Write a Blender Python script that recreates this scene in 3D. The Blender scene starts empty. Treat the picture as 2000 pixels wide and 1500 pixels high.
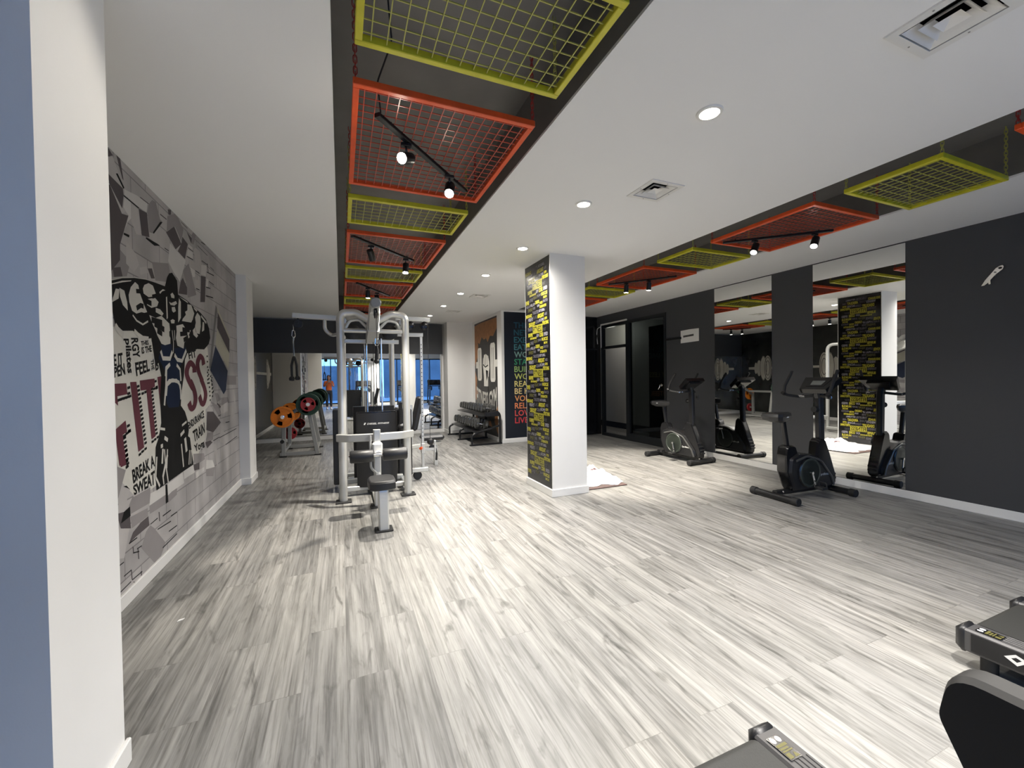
import bpy, math, random
from mathutils import Matrix, Vector, Euler
random.seed(7)
S = bpy.context.scene
COL = S.collection
PI = math.pi
R = math.radians

# ---------------------------------------------------------------- camera
cam_data = bpy.data.cameras.new('camera')
cam = bpy.data.objects.new('camera', cam_data)
COL.objects.link(cam)
cam_data.sensor_fit = 'HORIZONTAL'
cam_data.sensor_width = 36.0
cam_data.lens = 36.0 * 811.0 / 2000.0
cam_data.clip_start = 0.01
YAW, PITCH, ROLL = 0.390789, 0.0149993, -0.0144456
fw0 = Vector((math.sin(YAW), math.cos(YAW), 0)); rt0 = Vector((math.cos(YAW), -math.sin(YAW), 0)); up0 = Vector((0, 0, 1))
fw = fw0 * math.cos(PITCH) - up0 * math.sin(PITCH)
u2 = up0 * math.cos(PITCH) + fw0 * math.sin(PITCH)
rt = rt0 * math.cos(ROLL) + u2 * math.sin(ROLL)
up = u2 * math.cos(ROLL) - rt0 * math.sin(ROLL)
cam.matrix_world = Matrix(((rt.x, up.x, -fw.x, 0), (rt.y, up.y, -fw.y, 0), (rt.z, up.z, -fw.z, 1.41), (0, 0, 0, 1)))
S.camera = cam

# ---------------------------------------------------------------- exposure, world, daylight through the windows
S.view_settings.view_transform = 'Standard'
S.view_settings.look = 'None'
S.view_settings.gamma = 1.0
S.view_settings.use_curve_mapping = False
S.view_settings.exposure = 1.52
S.cycles.use_denoising = True
S.cycles.max_bounces = 12
S.cycles.diffuse_bounces = 8
S.cycles.glossy_bounces = 6
S.cycles.transparent_max_bounces = 12
S.cycles.caustics_reflective = False
S.cycles.caustics_refractive = False
S.cycles.sample_clamp_indirect = 6.0

W = bpy.data.worlds.new('dusk_sky'); S.world = W; W.use_nodes = True
wn = W.node_tree.nodes; wl = W.node_tree.links
wbg = wn['Background']; wbg.inputs['Strength'].default_value = 1.0
wtc = wn.new('ShaderNodeTexCoord'); wsep = wn.new('ShaderNodeSeparateXYZ'); wr = wn.new('ShaderNodeValToRGB')
wl.new(wtc.outputs['Generated'], wsep.inputs[0]); wl.new(wsep.outputs['Z'], wr.inputs[0]); wl.new(wr.outputs[0], wbg.inputs[0])
wr.color_ramp.elements[0].position = 0.0; wr.color_ramp.elements[0].color = (0.27, 0.68, 1.5, 1)
wr.color_ramp.elements[1].position = 0.6; wr.color_ramp.elements[1].color = (0.20, 0.53, 1.3, 1)

def link_light(name, kind, loc, energy, color=(1, 1, 1), parent=None, rot=None, **kw):
    d = bpy.data.lights.new(name, kind); d.energy = energy; d.color = color
    for k, v in kw.items(): setattr(d, k, v)
    o = bpy.data.objects.new(name, d); COL.objects.link(o); o.location = loc
    if rot is not None: o.rotation_euler = rot
    if parent is not None: o.parent = parent
    return o
for i, (xa, xb) in enumerate(((-1.35, 1.35), (2.02, 5.78))):        # daylight portals in the two window openings
    p = link_light('window_daylight', 'AREA', ((xa + xb) / 2, -2.73, 1.36), 1.0, rot=(PI / 2, 0, 0), shape='RECTANGLE', size=xb - xa, size_y=2.42)
    p.data.cycles.is_portal = True
WARM = (1.0, 0.96, 0.905)
DOWNLIGHT_W = 88.0
TRACK_W = 56.0
# a room further inside, behind the glass door, is lit by an added unseen point light
link_light('corridor_fill_light', 'POINT', (6.45, 8.9, 2.55), 2.6, WARM, shadow_soft_size=0.12)

# ---------------------------------------------------------------- helpers
def V3(*a): return Vector(a)
class MB:
    def __init__(s): s.v = []; s.f = []
    def add(s, vs, fs):
        n = len(s.v); s.v += [Vector(p) for p in vs]; s.f += [[i + n for i in f] for f in fs]; return s
    def box(s, c, d, ch=0.0, rot=None):
        c = Vector(c); hx, hy, hz = d[0] / 2, d[1] / 2, d[2] / 2
        M = Euler(rot).to_matrix() if rot is not None and not isinstance(rot, Matrix) else rot
        ch = min(ch, hx * .9, hy * .9, hz * .9)
        vs = []; fs = []
        if ch <= 0:
            for sx in (-1, 1):
                for sy in (-1, 1):
                    for sz in (-1, 1): vs.append(Vector((sx * hx, sy * hy, sz * hz)))
            fs = [[0, 1, 3, 2], [4, 6, 7, 5], [0, 4, 5, 1], [2, 3, 7, 6], [0, 2, 6, 4], [1, 5, 7, 3]]
        else:
            ix = {}
            for sx in (-1, 1):
                for sy in (-1, 1):
                    for sz in (-1, 1):
                        for a in range(3):
                            q = [sx * (hx - ch), sy * (hy - ch), sz * (hz - ch)]; q[a] = (sx * hx, sy * hy, sz * hz)[a]
                            ix[(sx, sy, sz, a)] = len(vs); vs.append(Vector(q))
            for a in range(3):
                b, c2 = (a + 1) % 3, (a + 2) % 3
                for sa in (-1, 1):
                    f = []
                    for sb, sc in ((-1, -1), (1, -1), (1, 1), (-1, 1)):
                        k = [0, 0, 0]; k[a] = sa; k[b] = sb; k[c2] = sc; f.append(ix[(*k, a)])
                    fs.append(f)
                for sb in (-1, 1):
                    for sc in (-1, 1):
                        k1 = [0, 0, 0]; k1[a] = -1; k1[b] = sb; k1[c2] = sc
                        k2 = list(k1); k2[a] = 1
                        fs.append([ix[(*k1, b)], ix[(*k2, b)], ix[(*k2, c2)], ix[(*k1, c2)]])
            for sx in (-1, 1):
                for sy in (-1, 1):
                    for sz in (-1, 1): fs.append([ix[(sx, sy, sz, a)] for a in range(3)])
        return s.add([(M @ p if M else p) + c for p in vs], fs)
    def bb(s, a, b, ch=0.0):
        return s.box([(a[i] + b[i]) / 2 for i in range(3)], [abs(b[i] - a[i]) for i in range(3)], ch)
    def sweep(s, path, prof, ref=(0, 0, 1), closed=False, cap=True, scales=None):
        P = [Vector(p) for p in path]; n = len(P); T = []
        for i in range(n):
            if closed: t = P[(i + 1) % n] - P[i - 1]
            else: t = (P[min(i + 1, n - 1)] - P[max(i - 1, 0)])
            T.append(t.normalized())
        ref = Vector(ref)
        if abs(ref.dot(T[0])) > .95: ref = Vector((0, 1, 0)) if abs(T[0].y) < .9 else Vector((1, 0, 0))
        N = (ref - T[0] * ref.dot(T[0])).normalized(); rings = []
        for i in range(n):
            N = (N - T[i] * N.dot(T[i])).normalized(); B = T[i].cross(N)
            k = scales[i] if scales else 1.0
            # keep the width at bends
            if 0 < i < n - 1 and not closed:
                a = (P[i] - P[i - 1]).normalized(); b = (P[i + 1] - P[i]).normalized()
                m = 1 / max(.5, math.sqrt(max(.25, (1 + a.dot(b)) / 2)))
            else: m = 1
            rings.append([P[i] + B * (x * k * m) + N * (y * k * m) for x, y in prof])
        m = len(prof); vs = [p for r in rings for p in r]; fs = []
        for i in range(n if closed else n - 1):
            j = (i + 1) % n
            for a in range(m):
                b = (a + 1) % m; fs.append([i * m + a, i * m + b, j * m + b, j * m + a])
        if cap and not closed: fs += [list(range(m))[::-1], [(n - 1) * m + a for a in range(m)]]
        return s.add(vs, fs)
    def tube(s, path, r, seg=10, closed=False, scales=None, cap=True):
        return s.sweep(path, [(r * math.cos(2 * PI * a / seg), r * math.sin(2 * PI * a / seg)) for a in range(seg)], closed=closed, scales=scales, cap=cap)
    def bar(s, path, w, h, ref=(0, 0, 1), ch=0.0):
        x, y = w / 2, h / 2
        if ch: prof = [(-x + ch, -y), (x - ch, -y), (x, -y + ch), (x, y - ch), (x - ch, y), (-x + ch, y), (-x, y - ch), (-x, -y + ch)]
        else: prof = [(-x, -y), (x, -y), (x, y), (-x, y)]
        return s.sweep(path, prof, ref)
    def cyl(s, a, b, r, seg=16, r2=None):
        a = Vector(a); b = Vector(b)
        return s.tube([a, b], r, seg, scales=[1, (r2 if r2 is not None else r) / r])
    def lathe(s, prof, c=(0, 0, 0), axis='z', seg=24):
        vs = []; fs = []; n = len(prof)
        for a in range(seg):
            t = 2 * PI * a / seg
            for r, h in prof:
                q = (r * math.cos(t), r * math.sin(t), h)
                if axis == 'x': q = (q[2], q[0], q[1])
                elif axis == 'y': q = (q[1], q[2], q[0])
                vs.append(Vector(q) + Vector(c))
        for a in range(seg):
            b = (a + 1) % seg
            for i in range(n - 1): fs.append([a * n + i, b * n + i, b * n + i + 1, a * n + i + 1])
        if prof[0][0] > 1e-6: fs.append([a * n for a in range(seg)][::-1])
        if prof[-1][0] > 1e-6: fs.append([a * n + n - 1 for a in range(seg)])
        return s.add(vs, fs)
    def ball(s, c, r, seg=14):
        k = seg // 2; r = (r, r, r) if not isinstance(r, tuple) else r
        vs = []; fs = []
        for i in range(k + 1):
            ph = PI * i / k
            for a in range(seg):
                t = 2 * PI * a / seg
                vs.append(Vector((r[0] * math.sin(ph) * math.cos(t), r[1] * math.sin(ph) * math.sin(t), r[2] * math.cos(ph))) + Vector(c))
        for i in range(k):
            for a in range(seg):
                b = (a + 1) % seg; fs.append([i * seg + a, (i + 1) * seg + a, (i + 1) * seg + b, i * seg + b])
        return s.add(vs, fs)
    def prism(s, poly, fn, d0, d1):
        """poly: (a,b) outline; fn(a,b,d) -> point; extruded from d0 to d1"""
        n = len(poly); vs = [fn(a, b, d0) for a, b in poly] + [fn(a, b, d1) for a, b in poly]
        fs = [list(range(n))[::-1], list(range(n, 2 * n))] + [[i, (i + 1) % n, n + (i + 1) % n, n + i] for i in range(n)]
        return s.add(vs, fs)
    def flat(s, poly, fn, d):
        n = len(poly); return s.add([fn(a, b, d) for a, b in poly], [list(range(n))])
    def stroke(s, pts, w, fn, d, asp=1.0, step=0.0):
        """a flat ribbon of width w through pts in plane coordinates (asp: thinner across the vertical)"""
        P = [Vector((p[0], p[1])) for p in pts]; L = []; Rr = []
        for i in range(len(P)):
            t = (P[min(i + 1, len(P) - 1)] - P[max(i - 1, 0)]).normalized(); nrm = Vector((-t.y, t.x * asp)) * (w / 2)
            L.append(P[i] + nrm); Rr.append(P[i] - nrm)
        n = len(P)
        if step:
            for i in range(n - 1): s.add([fn(p.x, p.y, d + i * step) for p in (L[i], L[i + 1], Rr[i + 1], Rr[i])], [[0, 1, 2, 3]])
            return s
        return s.add([fn(p.x, p.y, d) for p in L + Rr], [[i, i + 1, n + i + 1, n + i] for i in range(n - 1)])
    def join(s, o): return s.add(o.v, o.f)
    def xf(s, M):
        s.v = [M @ p for p in s.v]; return s

def fillet(pts, r, n=6):
    P = [Vector(p) for p in pts]; out = [P[0]]
    for i in range(1, len(P) - 1):
        a = P[i - 1] - P[i]; b = P[i + 1] - P[i]; la, lb = a.length, b.length; a.normalize(); b.normalize()
        ri = r[i - 1] if isinstance(r, (list, tuple)) else r
        ang = a.angle(b); t = min(ri / math.tan(ang / 2) if ang < PI - .01 else 0, la * .48, lb * .48)
        if t < 1e-5: out.append(P[i]); continue
        p0 = P[i] + a * t; p1 = P[i] + b * t
        for k in range(n + 1):
            u = k / n; out.append(p0 * (1 - u) ** 2 + P[i] * 2 * u * (1 - u) + p1 * u * u)
    out.append(P[-1]); return out

def mesh_of(name, mb, mat, smooth=35, recalc=True):
    me = bpy.data.meshes.new(name); me.from_pydata([tuple(p) for p in mb.v], [], mb.f)
    if mat: me.validate()
    if recalc:
        import bmesh
        b = bmesh.new(); b.from_mesh(me); bmesh.ops.recalc_face_normals(b, faces=b.faces); b.to_mesh(me); b.free()
    if smooth:
        me.polygons.foreach_set('use_smooth', [True] * len(me.polygons)); me.set_sharp_from_angle(angle=R(smooth))
    if mat: me.materials.append(mat)
    me.update(); return me
def obj(name, mb, mat, parent=None, label=None, smooth=35, recalc=True):
    """one mesh object; authored in world space, stored relative to its parent thing"""
    root = parent
    while root is not None and root.parent is not None: root = root.parent
    if root is not None: mb = MB().add(mb.v, mb.f).xf(Matrix.LocRotScale(root.location, root.rotation_euler, None).inverted())
    o = bpy.data.objects.new(name, mesh_of(name, mb, mat, smooth, recalc)); COL.objects.link(o)
    if parent is not None: o.parent = parent
    if label: o['label'] = label
    return o
def objm(name, pieces, parent=None, label=None):
    """one printed surface: several inks (mesh, material) in ONE mesh"""
    mb = MB(); idx = []; mats = []
    for m_, mt in pieces:
        if mt not in mats: mats.append(mt)
        mb.join(m_); idx += [mats.index(mt)] * len(m_.f)
    o = obj(name, mb, None, parent, label, smooth=0, recalc=False)
    for mt in mats: o.data.materials.append(mt)
    if len(o.data.polygons) == len(idx): o.data.polygons.foreach_set('material_index', idx)
    return o
def tag(o, label, cat, group=None):
    o['label'] = label; o['category'] = cat
    if group: o['group'] = group
    return o
def thing(name, label, cat, loc=(0, 0, 0), rz=0.0, group=None):
    o = bpy.data.objects.new(name, None); COL.objects.link(o); o.location = loc; o.rotation_euler = (0, 0, rz); o.empty_display_size = .1
    return tag(o, label, cat, group)
def struct(name, mb, mat, smooth=35):
    o = obj(name, mb, mat, None, None, smooth); o['kind'] = 'structure'; return o
def dup(root, loc, rz=None, label=None):
    r = root.copy(); COL.objects.link(r); r.location = loc
    if rz is not None: r.rotation_euler = (0, 0, rz)
    if label: r['label'] = label
    for ch in list(root.children):
        c = ch.copy(); COL.objects.link(c); c.parent = r
        for g in list(ch.children):
            d = g.copy(); COL.objects.link(d); d.parent = c
    return r
def text_mb(body, fn, box=None, size=None, align='LEFT', bold=0.0, d=0.0, shear=0.0, rot=0, depth=0.0):
    """letters laid on a surface: fn(a,b,d); box=(a0,b0,a1,b1) stretches the word into it (rot: quarter turns)"""
    cu = bpy.data.curves.new('lettering', 'FONT'); cu.body = body; cu.size = 1.0; cu.offset = bold; cu.shear = shear; cu.resolution_u = 2
    o = bpy.data.objects.new('lettering', cu); me = bpy.data.meshes.new_from_object(o)
    vs = [Vector((p.co.x, p.co.y)) for p in me.vertices]; fs = [list(p.vertices) for p in me.polygons]
    bpy.data.meshes.remove(me); bpy.data.objects.remove(o); bpy.data.curves.remove(cu)
    for _ in range(rot % 4): vs = [Vector((-p.y, p.x)) for p in vs]
    x0 = min(p.x for p in vs); x1 = max(p.x for p in vs); y0 = min(p.y for p in vs); y1 = max(p.y for p in vs)
    m = MB()
    if box:
        a0, b0, a1, b1 = box
        q = [(a0 + (p.x - x0) / (x1 - x0) * (a1 - a0), b0 + (p.y - y0) / (y1 - y0) * (b1 - b0)) for p in vs]
    else:
        ox, oy, sz = size
        ox -= {'LEFT': x0, 'CENTER': (x0 + x1) / 2, 'RIGHT': x1}[align] * sz
        q = [(ox + p.x * sz, oy + p.y * sz) for p in vs]
    return m.add([fn(a, b, d) for a, b in q], fs)

# ---------------------------------------------------------------- materials
def nodes_of(m): return m.node_tree.nodes, m.node_tree.links
def mat(name, col, rough=.5, metal=0.0, spec=None, var=0.0, vscale=6.0, bump=0.0, bscale=60.0, coat=0.0, sheen=0.0):
    m = bpy.data.materials.new(name); m.use_nodes = True; n, l = nodes_of(m); b = n['Principled BSDF']
    b.inputs['Base Color'].default_value = (*col, 1); b.inputs['Roughness'].default_value = rough; b.inputs['Metallic'].default_value = metal
    if spec is not None: b.inputs['Specular IOR Level'].default_value = spec
    if coat: b.inputs['Coat Weight'].default_value = coat; b.inputs['Coat Roughness'].default_value = .08
    tc = n.new('ShaderNodeTexCoord')
    if var > 0:
        t = n.new('ShaderNodeTexNoise'); t.inputs['Scale'].default_value = vscale; t.inputs['Detail'].default_value = 5
        r = n.new('ShaderNodeValToRGB'); r.color_ramp.elements[0].position = .3; r.color_ramp.elements[1].position = .7
        r.color_ramp.elements[0].color = (*[c * (1 - var) for c in col], 1); r.color_ramp.elements[1].color = (*[min(1, c * (1 + var)) for c in col], 1)
        l.new(tc.outputs['Object'], t.inputs['Vector']); l.new(t.outputs[0], r.inputs[0]); l.new(r.outputs[0], b.inputs['Base Color'])
    if bump > 0:
        t = n.new('ShaderNodeTexNoise'); t.inputs['Scale'].default_value = bscale; t.inputs['Detail'].default_value = 4
        p = n.new('ShaderNodeBump'); p.inputs['Strength'].default_value = bump; p.inputs['Distance'].default_value = .005
        l.new(tc.outputs['Object'], t.inputs['Vector']); l.new(t.outputs[0], p.inputs['Height']); l.new(p.outputs[0], b.inputs['Normal'])
    return m
def emit(name, col, st):
    m = bpy.data.materials.new(name); m.use_nodes = True; n, l = nodes_of(m); n.remove(n['Principled BSDF'])
    e = n.new('ShaderNodeEmission'); e.inputs[0].default_value = (*col, 1); e.inputs[1].default_value = st; l.new(e.outputs[0], n['Material Output'].inputs[0]); return m
def glass(name, tint, refl=.06):
    m = bpy.data.materials.new(name); m.use_nodes = True; n, l = nodes_of(m); n.remove(n['Principled BSDF'])
    t = n.new('ShaderNodeBsdfTransparent'); t.inputs[0].default_value = (*tint, 1); g = n.new('ShaderNodeBsdfGlossy'); g.inputs['Roughness'].default_value = .01
    lw = n.new('ShaderNodeLayerWeight'); lw.inputs[0].default_value = .5; pw = n.new('ShaderNodeMath'); pw.operation = 'POWER'; pw.inputs[1].default_value = 5.0; l.new(lw.outputs['Facing'], pw.inputs[0])
    f = n.new('ShaderNodeMath'); f.operation = 'MULTIPLY_ADD'; f.inputs[1].default_value = .6; f.inputs[2].default_value = refl * .5; l.new(pw.outputs[0], f.inputs[0]); mx = n.new('ShaderNodeMixShader')
    l.new(f.outputs[0], mx.inputs[0]); l.new(t.outputs[0], mx.inputs[1]); l.new(g.outputs[0], mx.inputs[2]); l.new(mx.outputs[0], n['Material Output'].inputs[0]); return m

M = {}
M['white_paint'] = mat('white_paint', (.85, .84, .815), .55, bump=.05, bscale=160, var=.02, vscale=2)
M['ceiling_paint'] = mat('ceiling_paint', (.90, .90, .895), .85, bump=.04, bscale=160)
M['white_trim'] = mat('white_trim', (.84, .83, .80), .35)
M['charcoal_paint'] = mat('charcoal_paint', (.050, .052, .057), .5, bump=.06, bscale=180)
M['black_paint'] = mat('black_paint', (.008, .008, .009), .5)
M['recess_paint'] = mat('recess_paint', (.17, .165, .155), .36, bump=.08, bscale=40, var=.15, vscale=3)
M['corridor_paint'] = mat('corridor_paint', (.42, .41, .38), .6)
M['navy_paint'] = mat('navy_paint', (.007, .010, .016), .4)
M['mirror'] = mat('mirror_silver', (.90, .91, .90), .0, 1.0)
M['mirror_edge'] = mat('mirror_edge', (.02, .03, .03), .3)
M['window_glass'] = glass('window_glass', (.93, .95, .96))
M['dark_glass'] = glass('dark_glass', (.36, .39, .39))
M['clear_glass'] = glass('clear_glass', (.86, .88, .86))
M['dark_frame'] = mat('dark_aluminium_frame', (.012, .014, .016), .35)
M['chrome'] = mat('chrome', (.75, .75, .74), .12, 1.0)
M['silver'] = mat('silver_powder_coat', (.60, .60, .575), .30, .45, bump=.05, bscale=300)
M['silver_dull'] = mat('grey_powder_coat', (.30, .30, .285), .4, .3)
M['black_plastic'] = mat('black_plastic', (.012, .012, .013), .38, bump=.05, bscale=250)
M['black_gloss'] = mat('black_gloss_plastic', (.008, .008, .009), .18)
M['black_rubber'] = mat('black_rubber', (.014, .014, .014), .7, bump=.1, bscale=200)
M['black_vinyl'] = mat('black_vinyl', (.016, .016, .017), .42, bump=.12, bscale=220)
M['black_metal'] = mat('black_metal', (.016, .016, .017), .32, .3)
M['yellow_metal'] = mat('yellow_metal', (.64, .60, .03), .35, bump=.05, bscale=90, var=.1, vscale=12)
M['orange_metal'] = mat('orange_metal', (.80, .10, .02), .35, bump=.05, bscale=90, var=.1, vscale=12)
M['red_chain'] = mat('red_chain', (.42, .03, .025), .35)
M['yellow_wire'] = mat('yellow_wire', (.46, .45, .10), .35)
M['red_wire'] = mat('red_wire', (.55, .09, .05), .3)
M['lamp_white'] = emit('lamp_glow', (1, .93, .78), 26.0)
M['lamp_soft'] = emit('lamp_glow_soft', (1, .96, .88), 7.0)
M['lamp_off'] = mat('lamp_reflector', (.6, .6, .58), .2, .8)
M['dark_hole'] = mat('duct_dark', (.01, .01, .01), .8)
M['white_print'] = mat('white_print', (.72, .72, .70), .5)
# ---------------------------------------------------------------- floor: grey oak planks running into the room
def floor_material():
    m = bpy.data.materials.new('grey_oak_planks'); m.use_nodes = True; n, l = nodes_of(m); b = n['Principled BSDF']
    tc = n.new('ShaderNodeTexCoord'); sp = n.new('ShaderNodeSeparateXYZ'); cb = n.new('ShaderNodeCombineXYZ')
    l.new(tc.outputs['Object'], sp.inputs[0]); l.new(sp.outputs['Y'], cb.inputs['X']); l.new(sp.outputs['X'], cb.inputs['Y'])
    def brick(c1, c2, mortar):
        k = n.new('ShaderNodeTexBrick'); k.offset = .37; k.inputs['Scale'].default_value = 1.0
        k.inputs['Brick Width'].default_value = 1.28; k.inputs['Row Height'].default_value = .192
        k.inputs['Mortar Size'].default_value = .0014; k.inputs['Mortar Smooth'].default_value = .3
        k.inputs['Color1'].default_value = c1; k.inputs['Color2'].default_value = c2; k.inputs['Mortar'].default_value = mortar
        l.new(cb.outputs[0], k.inputs['Vector']); return k
    bk = brick((0, 0, 0, 1), (1, 1, 1, 1), (.5, .5, .5, 1))
    # shift the grain from plank to plank
    off = n.new('ShaderNodeVectorMath'); off.operation = 'MULTIPLY_ADD'; off.inputs[1].default_value = (13.0, 7.0, 3.0)
    l.new(bk.outputs['Color'], off.inputs[0]); l.new(cb.outputs[0], off.inputs[2])
    def noise(scale3, scale, detail, rough, dist=0.0):
        mp = n.new('ShaderNodeMapping'); mp.inputs['Scale'].default_value = scale3
        t = n.new('ShaderNodeTexNoise'); t.inputs['Scale'].default_value = scale; t.inputs['Detail'].default_value = detail; t.inputs['Roughness'].default_value = rough; t.inputs['Distortion'].default_value = dist
        l.new(off.outputs[0], mp.inputs['Vector']); l.new(mp.outputs[0], t.inputs['Vector']); return t
    coarse = noise((1.0, 7.0, 1), 1.5, 5, .62, .6)      # broad figure
    fine = noise((.6, 22.0, 1), 3.2, 6, .68, .4)        # grain lines
    blot = noise((1.4, 5.5, 1), 2.2, 4, .55, 1.0)        # dark smoky patches
    def ramp(src, stops):
        r = n.new('ShaderNodeValToRGB'); els = r.color_ramp.elements
        els[0].position, els[0].color = stops[0][0], (*stops[0][1], 1); els[1].position, els[1].color = stops[-1][0], (*stops[-1][1], 1)
        for p, c in stops[1:-1]: e = els.new(p); e.color = (*c, 1)
        l.new(src, r.inputs[0]); return r
    base = ramp(coarse.outputs[0], [(.28, (.165, .160, .149)), (.44, (.280, .275, .260)), (.60, (.345, .338, .32)), (.78, (.39, .383, .366))])
    g = ramp(fine.outputs[0], [(.33, (.58, .57, .56)), (.50, (.93, .93, .93)), (.66, (1.06, 1.06, 1.06))])
    streak = noise((.42, 11.0, 1), 2.4, 5, .6, .5)
    sk = ramp(streak.outputs[0], [(.34, (.60, .60, .60)), (.50, (.94, .94, .94)), (.68, (1.07, 1.07, 1.06))])
    bl = ramp(blot.outputs[0], [(.27, (.46, .46, .45)), (.42, (1, 1, 1)), (.9, (1, 1, 1))])
    tone = ramp(bk.outputs['Color'], [(0, (.90, .90, .90)), (1, (1.05, 1.045, 1.03))])
    def mul(a, bb):
        x = n.new('ShaderNodeMix'); x.data_type = 'RGBA'; x.blend_type = 'MULTIPLY'; x.inputs[0].default_value = 1
        l.new(a, x.inputs[6]); l.new(bb, x.inputs[7]); return x.outputs[2]
    c = mul(mul(mul(mul(base.outputs[0], g.outputs[0]), bl.outputs[0]), tone.outputs[0]), sk.outputs[0])
    gap = n.new('ShaderNodeMix'); gap.data_type = 'RGBA'; gap.inputs[7].default_value = (.12, .115, .105, 1)
    gf = n.new('ShaderNodeMath'); gf.operation = 'MULTIPLY'; gf.inputs[1].default_value = .5
    l.new(bk.outputs['Fac'], gf.inputs[0]); l.new(gf.outputs[0], gap.inputs[0]); l.new(c, gap.inputs[6]); l.new(gap.outputs[2], b.inputs['Base Color'])
    b.inputs['Roughness'].default_value = .42; b.inputs['Specular IOR Level'].default_value = .4
    bp = n.new('ShaderNodeBump'); bp.inputs['Strength'].default_value = .12; bp.inputs['Distance'].default_value = .003
    l.new(fine.outputs[0], bp.inputs['Height']); l.new(bp.outputs[0], b.inputs['Normal'])
    return m
M['floor'] = floor_material()
ZC = 2.86
XL, XR, YB = -1.29, 5.82, 10.92
struct('floor', MB().bb((-2.2, -2.9, -.1), (7.2, 11.2, 0)), M['floor'])
# ceiling with two long recesses
S1 = (-.01, 1.145, -1.6, 9.6); S2 = (3.52, 4.69, -1.6, 8.2)
c = MB()
for a, b_ in (((-2.2, -2.9), (S1[0], 11.2)), ((S2[1], -2.9), (7.2, 11.2)),
              ((S1[0], -2.9), (S1[1], S1[2])), ((S1[0], S1[3]), (S1[1], 11.2)), ((S2[0], -2.9), (S2[1], S2[2])), ((S2[0], S2[3]), (S2[1], 11.2))):
    c.bb((a[0], a[1], ZC), (b_[0], b_[1], ZC + .015))
VENTS = ((2.36, .905, .32), (2.305, 2.595, .31), (2.29, 6.99, .31), (2.27, 8.77, .31))
y_ = -2.9
for vx, vy, vs_ in VENTS:                                            # the middle field has square duct openings
    hh = vs_ / 2 * .76
    c.bb((S1[1], y_, ZC), (S2[0], vy - hh, ZC + .015)).bb((S1[1], vy - hh, ZC), (vx - hh, vy + hh, ZC + .015)).bb((vx + hh, vy - hh, ZC), (S2[0], vy + hh, ZC + .015)); y_ = vy + hh
c.bb((S1[1], y_, ZC), (S2[0], 11.2, ZC + .015))
struct('ceiling', c, M['ceiling_paint'])
ZS = 3.21
for nm, s in (('ceiling_recess_left', S1), ('ceiling_recess_right', S2)):
    r = MB().bb((s[0] - .02, s[2] - .02, ZS), (s[1] + .02, s[3] + .02, ZS + .03))
    r.bb((s[0] - .02, s[2], ZC + .015), (s[0], s[3], ZS)).bb((s[1], s[2], ZC + .015), (s[1] + .02, s[3], ZS))
    r.bb((s[0] - .02, s[2] - .02, ZC + .015), (s[1] + .02, s[2], ZS)).bb((s[0] - .02, s[3], ZC + .015), (s[1] + .02, s[3] + .02, ZS))
    struct(nm, r, M['recess_paint'])
# walls
def wall(nm, a, b_, m): return struct(nm, MB().bb(a, b_), M[m])
wall('wall_left', (-1.43, 1.957, 0), (XL, 6.62, ZC), 'white_paint')
wall('wall_left_near_pier', (-1.6, 1.556, 0), (-.765, 1.957, ZC), 'white_paint')
wall('wall_left_front', (-1.6, -2.8, 0), (-1.45, 1.556, ZC), 'charcoal_paint')
wall('wall_left_far_pier', (-2.1, 6.62, 0), (-1.17, 7.06, ZC), 'white_paint')
wall('wall_left_alcove', (-2.1, 7.06, 0), (-1.95, 11.05, ZC), 'charcoal_paint')
wall('wall_back', (-1.95, YB, 0), (2.53, 11.05, ZC), 'white_paint')
wall('wall_back_fascia', (-1.95, YB - .07, 2.06), (2.5, YB, ZC - .02), 'charcoal_paint')
wall('wall_back_block', (2.53, 10.45, 0), (3.2, 11.05, ZC), 'white_paint')
wall('wall_far_right_block', (3.2, 8.33, 0), (5.0, 11.05, ZC), 'white_paint')
wall('wall_far_right_dark', (5.0, 8.62, 0), (XR + .1, 8.7, ZC), 'black_paint')
wall('wall_right', (XR, -2.8, 0), (XR + .12, 6.28, ZC), 'charcoal_paint')
wall('wall_right_over_door', (XR, 6.28, 2.63), (XR + .12, 8.62, ZC), 'charcoal_paint')
wall('wall_corridor', (7.0, 5.6, 0), (7.12, 11.05, ZC), 'corridor_paint')
wall('wall_corridor_end', (XR + .12, 11.0, 0), (7.0, 11.05, ZC), 'corridor_paint')
wall('wall_corridor_near', (XR + .12, 5.6, 0), (7.0, 5.68, ZC), 'corridor_paint')
wall('wall_corridor_return', (XR, 8.7, 0), (XR + .1, 11.0, ZC), 'corridor_paint')
# window wall behind the photographer
ww = MB().bb((-1.6, -2.85, 0), (XR + .12, -2.7, .12)).bb((-1.6, -2.85, 2.6), (XR + .12, -2.7, ZC)).bb((1.37, -2.85, .12), (2.0, -2.7, 2.6))
struct('wall_window', ww, M['white_paint'])
struct('wall_window_pier', MB().bb((1.37, -2.70, 0), (2.0, -2.66, ZC)), M['white_paint'])
col = struct('wall_column', MB().bb((2.275, 4.315, 0), (2.75, 5.02, ZC)), M['white_paint'])
for k, (xa, xb, nm) in enumerate(((-1.45, 1.37, 'window_1'), (2.0, XR, 'window_2'))):
    n_ = 3 if k == 0 else 4
    f = MB()
    for z in (.15, 2.57): f.bb((xa, -2.82, z - .03), (xb, -2.74, z + .03))
    for i in range(n_ + 1):
        x = xa + .03 + (xb - xa - .06) * i / n_; f.bb((x - .025, -2.82, .18), (x + .025, -2.74, 2.54))
    w = struct(nm, f, M['dark_frame'])
    obj('window_pane', MB().bb((xa + .01, -2.785, .14), (xb - .01, -2.775, 2.58)), M['window_glass'], w)
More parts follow.
